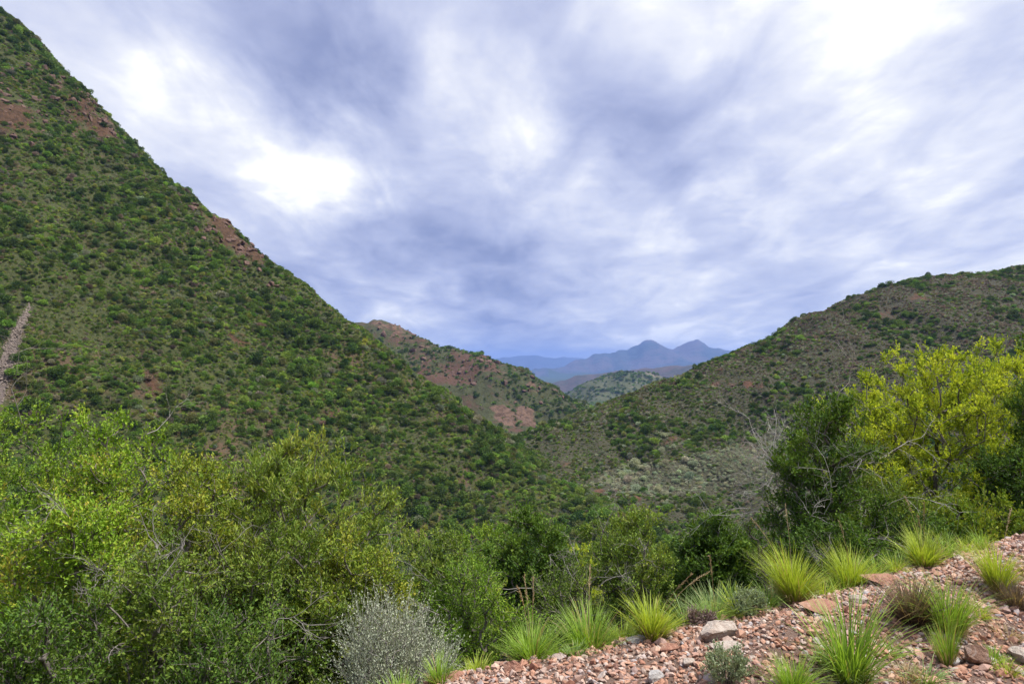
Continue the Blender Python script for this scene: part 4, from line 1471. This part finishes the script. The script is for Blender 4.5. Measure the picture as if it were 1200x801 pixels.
# ---------------------------------------------------------------- crags and rubble where the hills are bare
crag_mat = rock_mat('crag_rock', (0.055, 0.030, 0.022), (0.13, 0.066, 0.042), (0.19, 0.105, 0.07))
rubble_mat = rock_mat('rubble_rock', (0.13, 0.10, 0.08), (0.23, 0.18, 0.145), (0.30, 0.235, 0.19))
crag_col = bpy.data.collections.new('crag_models')
rubble_col = bpy.data.collections.new('rubble_models')
for i, (f, mt, cl) in enumerate([(0.9, crag_mat, crag_col), (0.7, crag_mat, crag_col), (1.1, crag_mat, crag_col), (0.6, rubble_mat, rubble_col), (0.5, rubble_mat, rubble_col)]):
    me = stone_mesh(np.random.default_rng(900 + i), 'crag', f, 2)
    me.materials.clear()
    me.materials.append(mt)
    cl.objects.link(bpy.data.objects.new('crag_%s' % 'abcde'[i], me))
cr = np.random.default_rng(31)
for key, n_, smin, smax, lab in (('rockA', 60, 0.35, 1.9, 'broken red-brown crags on the steep green hill'), ('rockC', 16, 0.25, 0.9, 'low orange-brown ledges on the rounded brown hill'),
                                 ('rockB', 60, 0.9, 4.2, 'dark red crags along the crest of the far ridge')):
    xs, ys, ss = [], [], []
    for p, r_, k_ in (MARK[key][:6] if key == 'rockB' else MARK[key][:10] if key == 'rockA' else MARK[key]):
        m_ = int(n_ * k_ * (r_ / 6.0 if key != 'rockB' else 0.6)) + 2
        xs.append(p[0] + cr.normal(size=m_) * r_ * 0.8)
        ys.append(p[1] + cr.normal(size=m_) * r_ * 0.8)
        ss.append(smin + (smax - smin) * cr.uniform(size=m_) ** 2.2)
    xs, ys, ss = map(np.concatenate, (xs, ys, ss))
    n = len(xs)
    scatter('rock_outcrop', crag_col, np.stack([xs, ys, height(xs, ys) + 0.05 * ss], 1), np.stack([cr.normal(size=n) * 0.3, cr.normal(size=n) * 0.3, cr.uniform(0, 6.28, n)], 1),
            ss[:, None] * cr.uniform(0.7, 1.3, (n, 3)), cr.integers(0, 3, n), None, lab, 'rock')
a_, b_ = MARK['scree']
n = 2600
u = cr.uniform(0, 1.25, n)
off = cr.normal(size=n) * (0.35 + 1.05 * u)
dirv = np.array([b_[0] - a_[0], b_[1] - a_[1]])
perp = np.array([-dirv[1], dirv[0]]) / np.linalg.norm(dirv)
xs, ys = a_[0] + dirv[0] * u + perp[0] * off, a_[1] + dirv[1] * u + perp[1] * off
ss = 0.08 + 0.35 * cr.uniform(size=n) ** 3
scatter('scree_rubble', rubble_col, np.stack([xs, ys, height(xs, ys)], 1), np.stack([cr.normal(size=n) * 0.3, cr.normal(size=n) * 0.3, cr.uniform(0, 6.28, n)], 1),
        ss[:, None] * cr.uniform(0.7, 1.3, (n, 3)), cr.integers(0, 2, n), None, 'grey rubble of the scree strip on the steep hill', 'scree')

# ---------------------------------------------------------------- undergrowth between the near bushes
sprig_col = bpy.data.collections.new('undergrowth_models')
for i in range(3):
    rg = np.random.default_rng(200 + i)
    sprig_col.objects.link(bpy.data.objects.new('sprig_%s' % 'abc'[i], shrub_mesh(rg, 500, 0.13, 0.9, 8)))
n = 2600
ux, uy = rs.uniform(-9, 11, n), rs.uniform(3, 17, n)
ut = edge_t(ux, uy)
ok = (ut > 0.45) & (np.abs(ux / uy) < 1.0)
ux, uy = ux[ok], uy[ok]
uz = height(ux, uy)
n = len(ux)
us = rs.uniform(0.12, 0.42, n) * np.clip(edge_t(ux, uy) / 1.2, 0.35, 1)
k = rs.choice(7, n, p=[0.3, 0.34, 0.12, 0.14, 0.05, 0.04, 0.01])
scatter('undergrowth', sprig_col, np.stack([ux, uy, uz - 0.02], 1), np.stack([np.zeros(n), np.zeros(n), rs.uniform(0, 6.28, n)], 1), us[:, None] * np.ones((n, 3)),
        rs.integers(0, 3, n), PAL[k] * rs.uniform(0.8, 1.3, n)[:, None], 'leafy green undergrowth between the near bushes', 'undergrowth')

# ---------------------------------------------------------------- haze
mh = bpy.data.materials.new('haze_air')
mh.use_nodes = True
t = NT(mh.node_tree)
t.n.clear()
o_ = t.add('ShaderNodeOutputMaterial')
pv = t.add('ShaderNodeVolumePrincipled')
pv.inputs['Color'].default_value = (0.27, 0.46, 1.0, 1)
pv.inputs['Density'].default_value = 0.00009
pv.inputs['Anisotropy'].default_value = 0.1
t.link(pv.outputs[0], o_.inputs['Volume'])
bx0, bx1, by0, by1, bz0, bz1 = -20500, 20500, -20500, 20500, -400, 420
Vh = np.array([(x, y, z) for z in (bz0, bz1) for y in (by0, by1) for x in (bx0, bx1)], float)
Fh = np.array([(0, 2, 3, 1), (4, 5, 7, 6), (0, 1, 5, 4), (2, 6, 7, 3), (0, 4, 6, 2), (1, 3, 7, 5)])
hz_o = add_obj('haze', mesh_np('haze', Vh, Fh, mh))
set_props(hz_o, 'thin bluish air filling the valley', 'haze', None, 'stuff')
